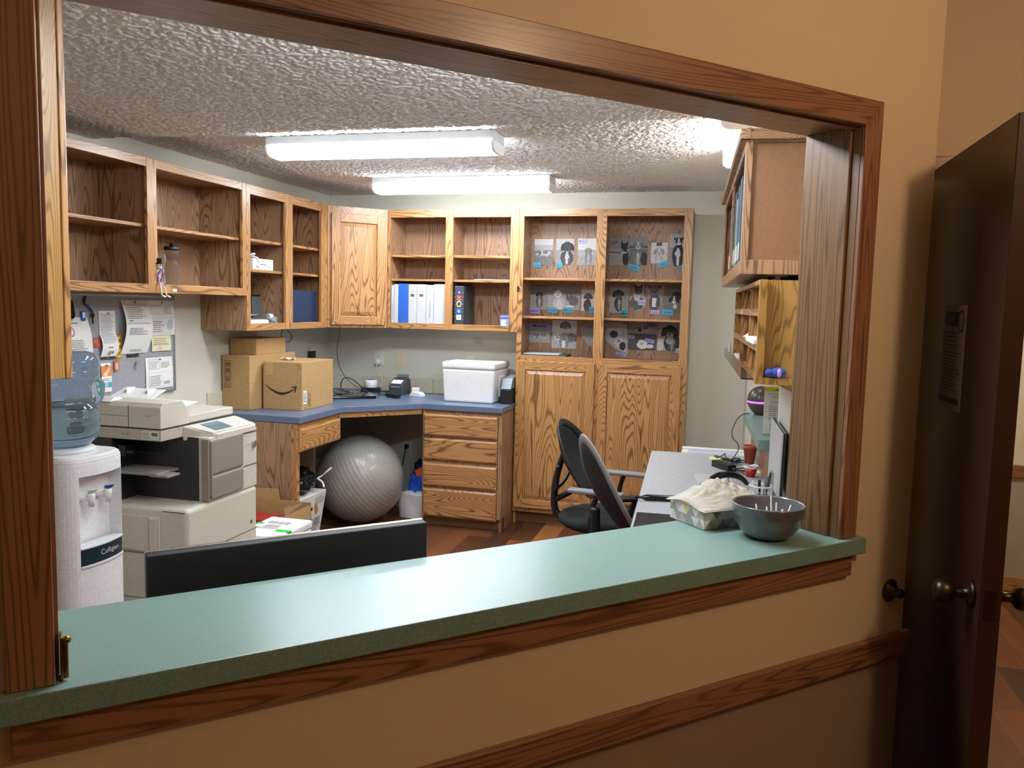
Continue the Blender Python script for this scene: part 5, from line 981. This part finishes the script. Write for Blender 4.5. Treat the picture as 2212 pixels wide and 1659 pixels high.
photo('busy photo of a hound among branches', 2.389,2.516,1.890,2.092,['8A8A8A','6E6E6E'], lambda c,w,h:(c.rect(0,h*.62,w,h*.68,'3A3A3A'),sit(c,w*.48,0,w*.22,120,190,h*.5),blob(c,w*.82,h*.22,w*.2,h*.25,g2(45),0,.2),head(c,w*.48,h*.68,w*.22,130,'flop',190,200)))
photo('small photo of a smiling pale dog', 2.541,2.658,1.905,2.052,['D9D9D9','CDCDCD'], lambda c,w,h:(c.rect(w*.32,h*.84,w*.66,h,'4A4A4A'),sit(c,w*.5,0,w*.22,180,205,h*.4),head(c,w*.5,h*.54,w*.25,170,'flop',215,225,1)))
photo('tall photo of a black and white border collie sitting', 2.674,2.772,1.885,2.113,['AEAEAE','8F8F8F'], lambda c,w,h:(sit(c,w*.60,0,w*.36,38,225,h*.62),blob(c,w*.56,h*.40,w*.2,h*.08,g2(215)),head(c,w*.62,h*.76,w*.27,36,'fold',225,230)))
tag('turquoise tag reading Ollie','Ollie',2.384,2.462,1.866,1.903,CY_,-.28); tag('turquoise tag reading Arlo','Arlo',2.602,2.668,1.872,1.908,CY_,.28); tag('turquoise tag cut off after Ne','Ne',2.738,2.770,1.860,1.889,CY_,0)
photo('photo of a black and tan hound with a white paw', 2.256,2.392,1.545,1.743,['A0A0A0','B2B2B2'], lambda c,w,h:(sit(c,w*.52,h*.10,w*.22,60,170,h*.55),head(c,w*.46,h*.66,w*.24,58,'flop',110),c.rect(w*.66,0,w*.98,h*.62,'9B9B9B')))
photo('cut-out photo of a tabby cat', 2.394,2.516,1.560,1.762,['B0B0B0'], lambda c,w,h:(blob(c,w*.48,h*.30,w*.42,h*.26,g2(95),0,.1),blob(c,w*.50,h*.52,w*.20,h*.16,g2(205),0,.1),head(c,w*.56,h*.72,w*.25,62,'prick',120)), shape=[(.05,.28),(.18,.1),(.5,.0),(.8,.05),(.97,.2),(1,.42),(.9,.6),(.88,1),(.3,1),(.30,.62),(.08,.5)])
photo('cut-out photo of a grey pit bull with white chest', 2.520,2.642,1.572,1.755,['9A9A9A'], lambda c,w,h:(blob(c,w*.5,h*.30,w*.34,h*.32,g2(85)),c.poly([(w*.36,h*.48),(w*.62,h*.46),(w*.56,h*.16),(w*.66,h*.12),(w*.36,h*.12)],g2(235)),head(c,w*.48,h*.74,w*.30,118,'fold',135)), shape=[(0,.66),(.12,.45),(.2,.05),(.5,0),(.8,.03),(.95,.3),(1,.95),(.7,1),(.1,1),(0,.9)])
photo('photo of a spaniel puppy with its chin on its paws', 2.650,2.768,1.557,1.750,['6A6A6A','767676'], lambda c,w,h:(blob(c,w*.24,h*.42,w*.24,h*.14,g2(120),0,.1),blob(c,w*.75,h*.60,w*.3,h*.16,g2(35)),head(c,w*.58,h*.46,w*.24,40,'flop',230,235),blob(c,w*.66,h*.22,w*.13,h*.09,g2(225),0,.1)))
tag('teal tag on the hound photo','Max',2.347,2.390,1.521,1.566,'2FA3A6'); tag('pale tag reading Chloe on the tabby cat','Chloe',2.463,2.518,1.605,1.642,'C9C6E4'); tag('lavender tag reading Azelie','Azelie',2.556,2.620,1.543,1.572,'CFC4E0'); tag('turquoise tag reading Violet','Violet',2.635,2.716,1.538,1.577,CY_)
photo('slanted cut-out photo of a spotted dog lying on its side', 2.226,2.402,1.250,1.474,['B8B8B8'], lambda c,w,h:(blob(c,w*.38,h*.60,w*.34,h*.26,g2(200),-.8,.05),blob(c,w*.40,h*.62,w*.17,h*.12,g2(58)),blob(c,w*.72,h*.84,w*.22,h*.07,g2(190),-.4),blob(c,w*.64,h*.36,w*.20,h*.18,g2(215)),blob(c,w*.78,h*.24,w*.13,h*.14,g2(50)),blob(c,w*.62,h*.40,w*.04,h*.03,g2(20))), shape=[(0,.62),(.12,.36),(.5,.12),(1,0),(.97,.5),(.93,.95),(.6,1),(0,1)])
photo('photo of a curled dog above and a white fluffy dog below', 2.404,2.604,1.280,1.487,['8C8C8C'], lambda c,w,h:(c.rect(0,0,w,h*.57,'4E4E4E'),lying(c,w*.55,h*.76,w*.18,165,110),blob(c,w*.40,h*.70,w*.07,h*.06,g2(25)),blob(c,w*.50,h*.20,w*.19,h*.16,g2(225),0,.12),blob(c,w*.78,h*.14,w*.14,h*.07,g2(215)),blob(c,w*.45,h*.24,w*.02,h*.015,g2(30)),blob(c,w*.53,h*.24,w*.02,h*.015,g2(30)),blob(c,w*.49,h*.20,w*.025,h*.018,g2(30))))
photo('photo of a bearded black dog looking down', 2.613,2.770,1.283,1.490,['9C9C9C','AFAFAF'], lambda c,w,h:(sit(c,w*.66,0,w*.32,48,140,h*.5),head(c,w*.55,h*.62,w*.30,38,'flop',150),blob(c,w*.55,h*.36,w*.18,h*.14,g2(165),0,.12),c.rect(0,0,w*.28,h*.42,'CFCFCF')))
tag('lavender tag on the slanted spotted dog photo','Penny',2.311,2.393,1.240,1.264,LV,-.18); tag('lavender tag reading Halo','Halo',2.402,2.448,1.362,1.387,LV,-.06); tag('lavender tag reading Pickle','Pickle',2.521,2.589,1.342,1.370,LV,-.22); tag('dark lavender tag above the curled dog','Milo',2.535,2.600,1.451,1.478,'5E5A92',0,'1C1C40'); tag('small pale tag at the bottom right of the tall cabinet','Fin',2.743,2.771,1.270,1.302,'D5D0E8')

# ---------------------------------------------------------------- notice board on the left wall
t = T('notice_board', 'grey fabric notice board under the left wall cabinet', 'notice board', loc=(0,-2.42,1.05), world=True)
t.p('board_panel', MB().box(.001,.012,-2.95,-1.925,1.055,1.578), 'board_fabric'); b = MB()
for y0,y1,z0,z1 in ((-2.965,-1.915,1.578,1.590),(-2.965,-1.915,1.043,1.055),(-1.927,-1.915,1.055,1.578),(-2.965,-2.953,1.055,1.578)): b.box(.001,.018,y0,y1,z0,z1)
t.p('board_frame', b, 'silver', bevel=.002)
def sheet(label, y0, y1, z0, z1, fn, col='F3F1EC', bulge=.012, lay=0, wave=1, tilt=0, name='pinned_paper', cat='paper', pin='red'):
    b = MB(); w, h = y1-y0, z1-z0; x0 = .0135+.0016*lay
    cur = lambda v: bulge*math.sin(PI*min(1,v*wave))*.9+.003*(1-v)
    b.grid(lambda u, v: (x0+cur(v)+.002*u*(1-v), w*u+tilt*(v-1)*h, h*v), 4, 12, ink=col)
    tmp = MB(); c = Cv(tmp, (0,0,0), (0,1,0), (0,0,1), w, h); c.z = 0; fn(c, w, h)
    b.add([(x0+cur(z/h)+.002*(y/w)*(1-z/h)+.0009+x, y+tilt*(z/h-1)*h, z) for x,y,z in tmp.v], [], 0)
    off = len(b.v)-len(tmp.v)
    for f, i in zip(tmp.f, tmp.ink): b.f.append(tuple(off+k for k in f)); b.mi.append(0); b.sm.append(False); b.ink.append(i)
    o = one(name, b, 'ink', label, cat, loc=(0,y0,z0), group='papers pinned to the notice board')
    if pin: pb_ = MB(); pb_.lathe([(0,0),(.0035,0),(.003,.006),(.0045,.009),(0,.010)], c=(x0+.004,w*.5,h-.012), axis=(1,0,0), n=10); mkobj('push_pin', pb_, pin, parent=o)
    return o
sheet('white certificate with a round red seal at the left of the board', -2.80,-2.585,1.295,1.472, lambda c,w,h:(c.ell(w*.42,h*.60,.019,.024,'A8505A'),c.ell(w*.42,h*.60,.014,.018,'E6DCE0'),c.rect(w*.34,h*.82,w*.66,h*.85,'77777A'),c.lines(w*.3,w*.85,h*.06,h*.40,7)), pin='green_tape', tilt=-.18)
sheet('long narrow receipt paper pinned left of centre on the board', -2.503,-2.390,1.268,1.503, lambda c,w,h:(c.lines(w*.08,w*.92,h*.30,h*.95,20,'8E96A4'),c.rect(w*.35,h*.19,w*.65,h*.215,'7A7A7A'),c.ell(w*.5,h*.08,.012,.012,'9A9A9A'),c.poly([(w*.64,h*.05),(w*.74,h*.09),(w*.64,h*.13)],'222222')), bulge=.02, wave=2, pin='green_tape')
sheet('large curling letter in the middle of the board', -2.352,-2.150,1.275,1.560, lambda c,w,h:(c.rect(w*.06,h*.56,w*.92,h*.92,'C9C3BE'),c.rect(w*.04,h*.58,w*.86,h*.90,'ECEAE4'),c.lines(w*.1,w*.8,h*.66,h*.88,7),c.rect(w*.12,h*.61,w*.26,h*.625,'4A4A4A'),c.lines(w*.12,w*.8,h*.36,h*.50,5,'77777A'),c.lines(w*.3,w*.85,h*.04,h*.09,2)), bulge=.045, wave=1, tilt=.04, lay=1)
sheet('printed form with a pale blue map at the top right of the board', -2.146,-1.922,1.366,1.560, lambda c,w,h:(c.rect(w*.1,h*.60,w*.5,h*.86,'A9AEB2'),c.rect(w*.11,h*.61,w*.49,h*.85,'E4E6E4'),c.lines(w*.55,w*.9,h*.62,h*.82,5,'88888C'),c.rect(w*.06,h*.05,w*.96,h*.50,'A9A9AC'),c.rect(w*.065,h*.055,w*.955,h*.495,'ECEAE8'),c.lines(w*.12,w*.6,h*.1,h*.44,6),c.ell(w*.80,h*.30,w*.11,h*.16,'B9CDD6')), bulge=.006)
sheet('pale yellow slip below the map form', -2.120,-1.960,1.278,1.364, lambda c,w,h:(c.lines(w*.1,w*.9,h*.45,h*.9,4,'A9A98A'),c.rect(w*.05,h*.40,w*.9,h*.43,'9A9A8C'),c.ell(w*.4,h*.2,.02,.014,'E8CFB8')), col='ECEBC6', bulge=.002, lay=2, pin=None)
sheet('printed form with a blue pin at the bottom right of the board', -2.168,-1.945,1.068,1.243, lambda c,w,h:(c.rect(w*.12,h*.62,w*.5,h*.94,'8F9296'),c.rect(w*.13,h*.63,w*.49,h*.93,'EDEDEC'),c.lines(w*.15,w*.46,h*.66,h*.90,5),c.lines(w*.55,w*.9,h*.66,h*.86,4,'88888C'),c.rect(w*.1,h*.05,w*.94,h*.52,'A4A4A8'),c.rect(w*.105,h*.055,w*.935,h*.515,'EFEFEE'),c.lines(w*.14,w*.6,h*.1,h*.45,6),c.rect(w*.64,h*.12,w*.88,h*.22,'B4B4B8')), bulge=.003, pin='blue_binder')
sheet('small red picture card on the board', -2.552,-2.500,1.318,1.368, lambda c,w,h:(c.ell(w*.45,h*.65,w*.3,h*.22,'8E8A6A'),c.ell(w*.62,h*.28,w*.3,h*.2,'E04838'),c.rect(0,0,w*.2,h,'B0403A')), col='C8483E', bulge=.001, pin=None, name='picture_card', cat='card')
sheet('gold crinkled strip hanging between two papers on the board', -2.392,-2.348,1.256,1.388, lambda c,w,h:[c.poly([(w*.1,h*k/8),(w*.9,h*(k+.5)/8),(w*.5,h*(k+.9)/8)], '8A6E1C' if k%2 else 'F0D860') for k in range(8)], col='C9A237', bulge=.004, pin=None, name='gold_strip', cat='strip')
sheet('black card peeking out under the narrow receipt', -2.50,-2.402,1.254,1.275, lambda c,w,h:c.rect(w*.4,h*.2,w*.6,h*.5,'7A4A4A'), col='1C1C1E', bulge=.0, lay=0, pin=None, name='black_card', cat='card')
sheet('black card peeking out under the large letter', -2.312,-2.222,1.256,1.300, lambda c,w,h:c.rect(w*.1,h*.3,w*.7,h*.5,'5A5A5A'), col='1E1E20', bulge=.0, lay=0, pin=None, name='black_card', cat='card')
sheet('leaflet with orange and teal blocks at the lower left of the board', -2.500,-2.430,1.085,1.235, lambda c,w,h:(c.rect(0,h*.55,w,h*.9,'E28A4A'),c.poly([(w*.1,h*.6),(w*.9,h*.85),(w*.5,h*.55)],'F4D8C0'),c.rect(0,h*.16,w,h*.34,'4AA8BC'),c.rect(w*.3,h*.16,w*.6,h*.34,'A8CCD8'),c.lines(w*.1,w*.9,h*.40,h*.50,2)), bulge=.004, name='leaflet', cat='leaflet')
one('green_strip', MB().box(.014,.016,-2.525,-2.503,1.075,1.17), 'green_tape', 'thin lime green strip left of the leaflet', 'strip')
def keyring(label, y, z, parts, name='key_ring'):
    t = T(name, label, 'keys', loc=(.014,y,z), group='keys hanging on the notice board'); b = MB(); b.tube([(0,0,0),(.012,0,.004),(.014,0,-.004),(.008,0,-.014)], .0015, smooth=1); t.p('hook', b, 'chrome'); parts(t); return t
def kp_black(t): b = MB(); b.prism([(-.012,-.02),(.012,-.02),(.026,-.095),(.015,-.11),(-.018,-.11),(-.027,-.095)], .004, .018, f=lambda y,z,x:(x,y,z)); t.p('key_fob', b, 'black_gloss', bevel=.004); b = MB(); b.tube([(.008,0,.0),(.01,.02,-.01),(.01,.0,-.028),(.01,-.015,-.01),(.008,0,0)], .0018); t.p('ring', b, 'chrome')
keyring('black car key fob hanging at the left of the board', -2.700, 1.575, kp_black, 'car_key')
def kp_blue(t):
    t.p('strap', MB().tube([(.006,-.006,.0),(.008,-.022,-.035),(.012,.0,-.05),(.014,.028,-.075)], .006, n=8), 'navy'); b = MB(); b.box(.006,.012,-.040,-.012,-.12,-.07); t.p('tag_holder', b, 'blue_binder', bevel=.004); b = MB(); b.box(.0122,.0128,-.034,-.018,-.105,-.078); t.p('tag_paper', b, 'paper')
    b = MB(); b.cyl((.012,.030,-.092),(.015,.030,-.092),.013,n=16); b.box(.012,.015,.026,.034,-.135,-.098); t.p('key', b, 'bronze')
keyring('keys with a dark blue strap and blue tag on the board', -2.590, 1.574, kp_blue)
def kp_or(t): b = MB(); b.prism([(-.018,-.015),(0,-.008),(.018,-.015),(.018,-.062),(.008,-.07),(-.008,-.07),(-.018,-.062)], .002, .006, f=lambda y,z,x:(x,y,z)); t.p('tag_frame', b, 'orange_tag', bevel=.001); t.p('tag_paper', MB().box(.0062,.0066,-.009,.009,-.058,-.024), 'silver_board')
keyring('orange key tag with a blue pin on the board', -2.392, 1.256, kp_or, 'key_tag')
def kp_s(t): b = MB(); b.cyl((.004,0,-.016),(.006,0,-.016),.010,n=16); b.box(.004,.006,-.010,-.004,-.052,-.022); t.p('key', b, 'silver')
keyring('small silver key hanging alone on the board', -2.243, 1.235, kp_s)

# ---------------------------------------------------------------- right wall: things on the hutch, ledge and desk
R_ = lambda name, mb, mats, label, cat, u, v, z, **k: one(name, mb, mats, label, cat, loc=Rf(u,v,z), rz=RZ, **k)
t = T('diffuser', 'dark egg-shaped diffuser with a glowing purple ring on the teal ledge', 'diffuser', loc=Rf(1.32,.002,1.0145), rz=RZ)
pe = lambda a, b_: [(max(.0,.067*math.sin(PI*k/24)*(1.06 if k > 9 else 1)), .078-.078*math.cos(PI*k/24)*(1.0 if k < 13 else 1.05)) for k in range(a, b_)]
t.p('lower_shell', MB().lathe([(0,.003),(.03,0)]+pe(4,12)+[(0,.068)], n=40, caps=False), 'egg_brown'); t.p('light_ring', MB().lathe([(.0700,.068),(.0712,.0695),(.0715,.0725),(.070,.074)], n=40), 'led_purple'); t.p('upper_shell', MB().lathe([(0,.0735)]+pe(12,25), n=40, caps=False), 'egg_brown')
t = T('salt_lamp', 'small glowing orange salt lamp beside the diffuser', 'lamp', loc=Rf(1.47,-.045,1.0145), rz=RZ); t.p('base', MB().lathe([(0,0),(.036,0),(.036,.010),(0,.010)], n=20), 'oak_x'); b = MB(); b.lathe([(0,.0102),(.034,.012),(.030,.03),(.016,.058),(.006,.066),(0,.067)], n=9, sm=False); t.p('crystal', b, 'salt_glow')
cable('thin black cord running from the diffuser over the ledge down to the desk', [Rf(1.34,.06,1.020),Rf(1.36,.09,1.022),Rf(1.38,.13,.99),Rf(1.42,.16,.90),Rf(1.40,.10,.85),Rf(1.43,.13,.79),Rf(1.47,.17,.765)], .0025)
t = T('sign_holder', 'printed sheet with a yellow top strip standing on the teal ledge', 'sign', loc=Rf(2.06,-.02,1.0145), rz=RZ)
b = MB(); c = Cv(b, (0,-.063,.0), (.0,1,0), (.03,0,1), .125, .225, 'E9ECEC'); 
b = MB(); c = Cv(b, (0,-.068,.0), (0,1,0), (-.06,0,1), .130, .222, 'ECEEEE'); c.rect(0,.200,.13,.222,'DCDD2A'); c.rect(.048,.205,.07,.212,'8A8A2A'); c.text('To all our valued customers', .0085, .066, .186, '555555'); c.text('Please sign in here', .0085, .066, .172, '555555'); c.lines(.03,.10,.145,.158,2,'8A8A8A'); c.lines(.022,.12,.07,.14,8,'909090'); c.lines(.03,.11,.02,.055,4,'909090')
for k in range(3): c.ell(.012,.130-.025*k,.004,.004,['C8D8C0','E0B8B8','C8D8C0'][k])
t.p('sheet', b, 'ink'); t.p('stand', MB().box(-.012,.03,-.07,.064,0,.004), 'clear_acrylic')
t = T('card_holder', 'small clear holder with business cards on the teal ledge', 'card holder', loc=Rf(2.13,-.055,1.0145), rz=RZ)
t.p('tray', MB().box(-.03,.03,-.045,.05,0,.005), 'clear_acrylic')
for k, y in enumerate((-.030,.0,.030)):
    b = MB(); b.hexa([(-.012+.0,y-.020,.005),(.012,y-.020,.005),(.012,y+.012,.005),(-.012,y+.012,.005)], [(-.02,y-.010,.050),(.004,y-.010,.050),(.004,y+.022,.050),(-.02,y+.022,.050)]); t.p('card_stack', b, ['silver_board','paper','dark_grey'][k])
one('plush_toy', (lambda b: (b.ball((0,0,.016), .016, sc=(1.0,1.5,1.0)), b.ball((.002,-.026,.015), .013, sc=(1,1,1)), b)[2])(MB()), 'plush_blue', 'small blue plush animal on the bottom ledge of the pigeonhole hutch', 'toy', loc=Rf(3.432,.135,1.3854), rz=RZ)
o = bpy.data.objects['plush_toy']; mkobj('pink_belly', MB().ball((.013,.002,.016), .013, sc=(.5,.5,1)), 'plush_pink', parent=o)
one('black_figurine', (lambda b: (b.ball((0,0,.009), .009), b.ball((0,.004,.020), .006), b)[2])(MB()), 'black_gloss', 'tiny black figurine at the right end of the hutch ledge', 'toy', loc=Rf(3.432,.062,1.3854), rz=RZ)
Z3 = lambda i: 1.365+[.0142,.1142,.2202][i]
R_('folded_paper', MB().grid(lambda u,v: (.16*u, -.10*v+.03*v*u, .004+.075*math.sin(PI*.5*(1-v))*(.6+.4*u)), 8, 8), 'paper', 'white folded papers hanging out of the middle pigeonhole', 'paper', 2.70, .10, Z3(1), solid=.001)
R_('envelope_stack', MB().box(0,.34,-.12,0,0,.018), 'paper', 'white envelopes in the nearest middle pigeonhole', 'envelopes', 3.05, .09, Z3(1)+.001, bevel=.004)
R_('paper_stack', MB().box(0,.28,-.14,0,0,.012), 'paper', 'thin stack of papers in the lowest far pigeonhole', 'papers', 2.16, .06, Z3(0)+.001, bevel=.002)
R_('shelf_label', MB().box(0,.045,-.001,.001,0,.020), 'ivory', 'small ivory label on the upper shelf edge of the hutch', 'label', 2.60, .2015, 1.5695)
t = T('clear_tray', 'clear plastic tray hooked on the front of the pigeonhole hutch', 'tray', loc=Rf(2.10,.202,1.375), rz=RZ); b = MB(); b.box(0,1.30,-.035,-.001,0,.003); b.box(0,1.30,-.037,-.035,0,.038); b.box(0,.003,-.035,-.001,.003,.038); b.box(1.297,1.30,-.035,-.001,.003,.038); t.p('tray_shell', b, 'clear_acrylic')
one('wooden_spoon', MB().tube([(.0,0,0),(-.0,.002,.03),(-.0,.0,.055)], .0045), 'ivory', 'small ivory brush standing at the far end of the clear tray', 'brush', loc=Rf(2.14,.22,1.3785), rz=RZ)
# desk items
DZ_ = .7602
R_('sticky_note', MB().box(-.042,.042,-.040,.040,0,.001), 'yellow_note', 'yellow sticky note at the far end of the pale grey desk', 'note', 1.345,.222,DZ_)
R_('sticky_note', MB().box(-.035,.035,-.03,.03,0,.001), 'yellow_note', 'yellow sticky note beside the terracotta pot', 'note', 1.66,.036,DZ_)
t = T('power_adapter', 'black power adapter among cables on the pale grey desk', 'adapter', loc=Rf(1.635,.195,DZ_), rz=RZ+.55); t.p('brick', MB().box(-.075,.075,-.026,.026,0,.034), 'black_plastic', bevel=.004); t.p('plug_end', MB().cyl((.075,0,.015),(.105,0,.015),.008,n=10), 'black_plastic')
R8 = random.Random(21)
for k, l in enumerate(['black cable bunched behind the desk power adapter','black cable spread towards the terracotta pot','black cable crossing in front of the red cup','thin black cable looping beside the yellow note','black cable coiled around the desk power adapter']):
    u0, v0 = [(1.46,.17),(1.50,.11),(1.68,.12),(1.36,.20),(1.56,.20)][k]
    pts = [Rf(u0+R8.uniform(-.07,.10), v0+R8.uniform(-.07,.05), DZ_+.004+R8.uniform(0,.03)*(0 < i < 9)) for i in range(10)]
    cable(l, pts, .0028, grp='cables on the pale grey desk')
t = T('terracotta_pot', 'small terracotta pot at the back of the pale grey desk', 'pot', loc=Rf(1.52,.058,DZ_), rz=RZ); t.p('pot', MB().lathe([(0,.002),(.022,0),(.034,.095),(.038,.096),(.038,.112),(.034,.112),(.032,.094),(.02,.01),(0,.01)], n=28, caps=False), 'terracotta')
t = T('red_cup', 'small red cup with a white scalloped rim behind the hole punch', 'cup', loc=Rf(1.80,.072,DZ_), rz=RZ); t.p('cup', MB().lathe([(0,.002),(.020,0),(.034,.042),(.030,.042),(.018,.006),(0,.006)], n=28, caps=False), 'red'); b = MB(); b.grid(lambda u,v: ((.034+.003*v)*math.cos(2*PI*u),(.034+.003*v)*math.sin(2*PI*u),.043+.016*v*(.6+.4*abs(math.sin(4*PI*u)))), 32, 3); t.p('rim', b, 'white_plastic', solid=.001)
t = T('hole_punch', 'black arched hole punch on the pale grey desk behind the tissue box', 'hole punch', loc=Rf(2.22,.20,DZ_), rz=RZ-.9)
t.p('base', MB().box(-.10,.12,-.03,.03,0,.018), 'grey_plastic', bevel=.003); b = MB(); b.tube([(-.13,-.02,.03),(-.09,-.01,.062),(-.02,0,.085),(.05,.0,.088),(.09,.0,.070)], lambda u: .010+.008*u, n=12); b.tube([(.09,0,.070),(.10,0,.045),(.09,0,.02)], .018, n=12); t.p('handle', b, 'black_gloss'); b = MB(); b.cyl((.0,0,.018),(.0,0,.07),.006,n=10); b.cyl((.05,0,.018),(.05,0,.07),.006,n=10); t.p('punch_pin', b, 'chrome')
one('coral_bead', MB().ball((0,0,.010), .010, sc=(1,1,1.2)), 'coral', 'small coral red trinket on the desk in front of the hole punch', 'trinket', loc=Rf(2.36,.16,DZ_))
t = T('grey_laptop', 'closed grey laptop lying on the desk left of the hole punch', 'laptop', loc=Rf(2.00,.235,DZ_), rz=RZ+.1); t.p('base', MB().box(-.13,.10,-.10,.07,0,.009), 'silver_board', bevel=.004); t.p('lid', MB().box(-.13,.10,-.10,.07,.0095,.015), 'silver_board', bevel=.004)
t = T('hair_brush', 'black bristly duster lying at the edge of the pale grey desk', 'brush', loc=Rf(2.47,.500,DZ_+.0135), rz=RZ-PI/2+.15); b = MB(); b.tube([(-.075,0,0),(-.05,0,.0),(.02,0,0),(.10,0,0)], lambda u: .013 if u<.75 else .006, n=12)
rb = random.Random(2)
for k in range(260):
    a = rb.uniform(0,2*PI); x = rb.uniform(-.085,.055); y, z = math.cos(a), math.sin(a)
    if z < -.5: continue
    b.add([(x,y*.010,z*.010),(x+.002,y*.010,z*.010),(x+rb.uniform(-.004,.004),y*.022,z*.014)], [(0,1,2)])
t.p('bristles', b, 'black_gloss')
t = T('side_monitor', 'flat silver-backed screen standing near the right wall', 'monitor', loc=Rf(2.475,.026,DZ_), rz=RZ); b = MB(); b.hexa([(-.22,-.008,.09),(.20,-.008,.09),(.20,.0,.09),(-.22,.0,.09)], [(-.20,-.008,.36),(.235,-.008,.355),(.235,.0,.355),(-.20,.0,.36)]); t.p('back_shell', b, 'silver_board', bevel=.003); b = MB(); b.hexa([(-.22,.0005,.088),(.202,.0005,.088),(.202,.010,.088),(-.22,.010,.088)], [(-.20,.0005,.362),(.237,.0005,.357),(.237,.010,.357),(-.20,.010,.362)]); t.p('screen_front', b, 'black_gloss', bevel=.001); t.p('stand', MB().box(-.03,.03,-.016,-.009,.004,.16), 'silver'); t.p('foot', MB().box(-.08,.08,-.05,.010,0,.006), 'silver', bevel=.002)
t = T('mesh_cup', 'white wire mesh pencil cup at the right end of the desk', 'pen cup', loc=Rf(2.64,.095,DZ_), rz=RZ); b = MB()
for z in (.004,.022,.040,.058,.076,.094,.112): b.tube([(.042*math.cos(2*PI*i/24),.042*math.sin(2*PI*i/24),z) for i in range(25)], .0011, n=5, smooth=0)
for i in range(20): a = 2*PI*i/20; b.cyl((.042*math.cos(a),.042*math.sin(a),.002),(.042*math.cos(a),.042*math.sin(a),.132), .0011, n=5)
t.p('wire_mesh', b, 'wire_white'); b = MB(); b.tube([(.042*math.cos(2*PI*i/24),.042*math.sin(2*PI*i/24),.132) for i in range(25)], .003, n=8, smooth=0); t.p('rim', b, 'wire_white'); t.p('cup_base', MB().lathe([(0,0),(.041,0),(.041,.002),(0,.002)], n=24), 'wire_white')
for k, (dx, dy, h_, m_, l) in enumerate([(-.01,.012,.17,'grey_plastic','grey marker leaning upright in the wire cup'),(.012,.018,.19,'dark_grey','dark pen leaning right in the wire cup'),(.0,-.018,.15,'white_plastic','white pen at the left of the wire cup'),(.018,-.005,.16,'black_plastic','black pen in the middle of the wire cup')]):
    R_('pen', MB().cyl((dx*.6,dy*.6,.003),(dx*1.6,dy*1.8,h_), .0055, n=10), m_, l, 'pen', 2.64,.095,DZ_, group='pens in the white wire cup')
t = T('storage_bin', 'white plastic storage bin with a lilac lid recess beyond the far edge of the desk', 'bin', loc=(3.04,-.93,0), world=True)
b = MB(); b.hexa([(2.90,-1.06,.002),(3.20,-1.06,.002),(3.20,-.88,.002),(2.90,-.88,.002)], [(2.88,-1.10,.685),(3.22,-1.10,.685),(3.22,-.86,.685),(2.88,-.86,.685)]); t.p('bin_body', b, 'clear_acrylic', bevel=.01)
b = MB(); b.box(2.862,3.238,-1.125,-.84,.687,.722); b.box(2.862,3.238,-.88,-.84,.722,.735); t.p('lid', b, 'white_plastic', bevel=.012, seg=3); t.p('lid_recess', MB().box(2.90,3.20,-1.08,-.89,.7225,.7240), 'lilac')
# flyer on the door
b = MB(); c = Cv(b, (3.6935,-3.430,1.332), (0,-1,0), (0,0,1), .226, .279, 'B8B0B8'); c.rect(.012,.225,.165,.262,'3A3438'); c.ell(.180,.238,.030,.030,'3A3038'); c.ell(.180,.238,.024,.024,'A8A0A8'); c.text('NOTICE',.02,.08,.235,'C8C0C8'); c.lines(.02,.20,.17,.215,4,'6A6468'); c.lines(.02,.20,.05,.16,12,'7A7478'); c.rect(.012,.016,.205,.032,'4A4448')
one('door_flyer', b, 'ink', 'printed flyer taped to the dark brown door', 'flyer', loc=(3.6935,-3.43,1.332), world=True)
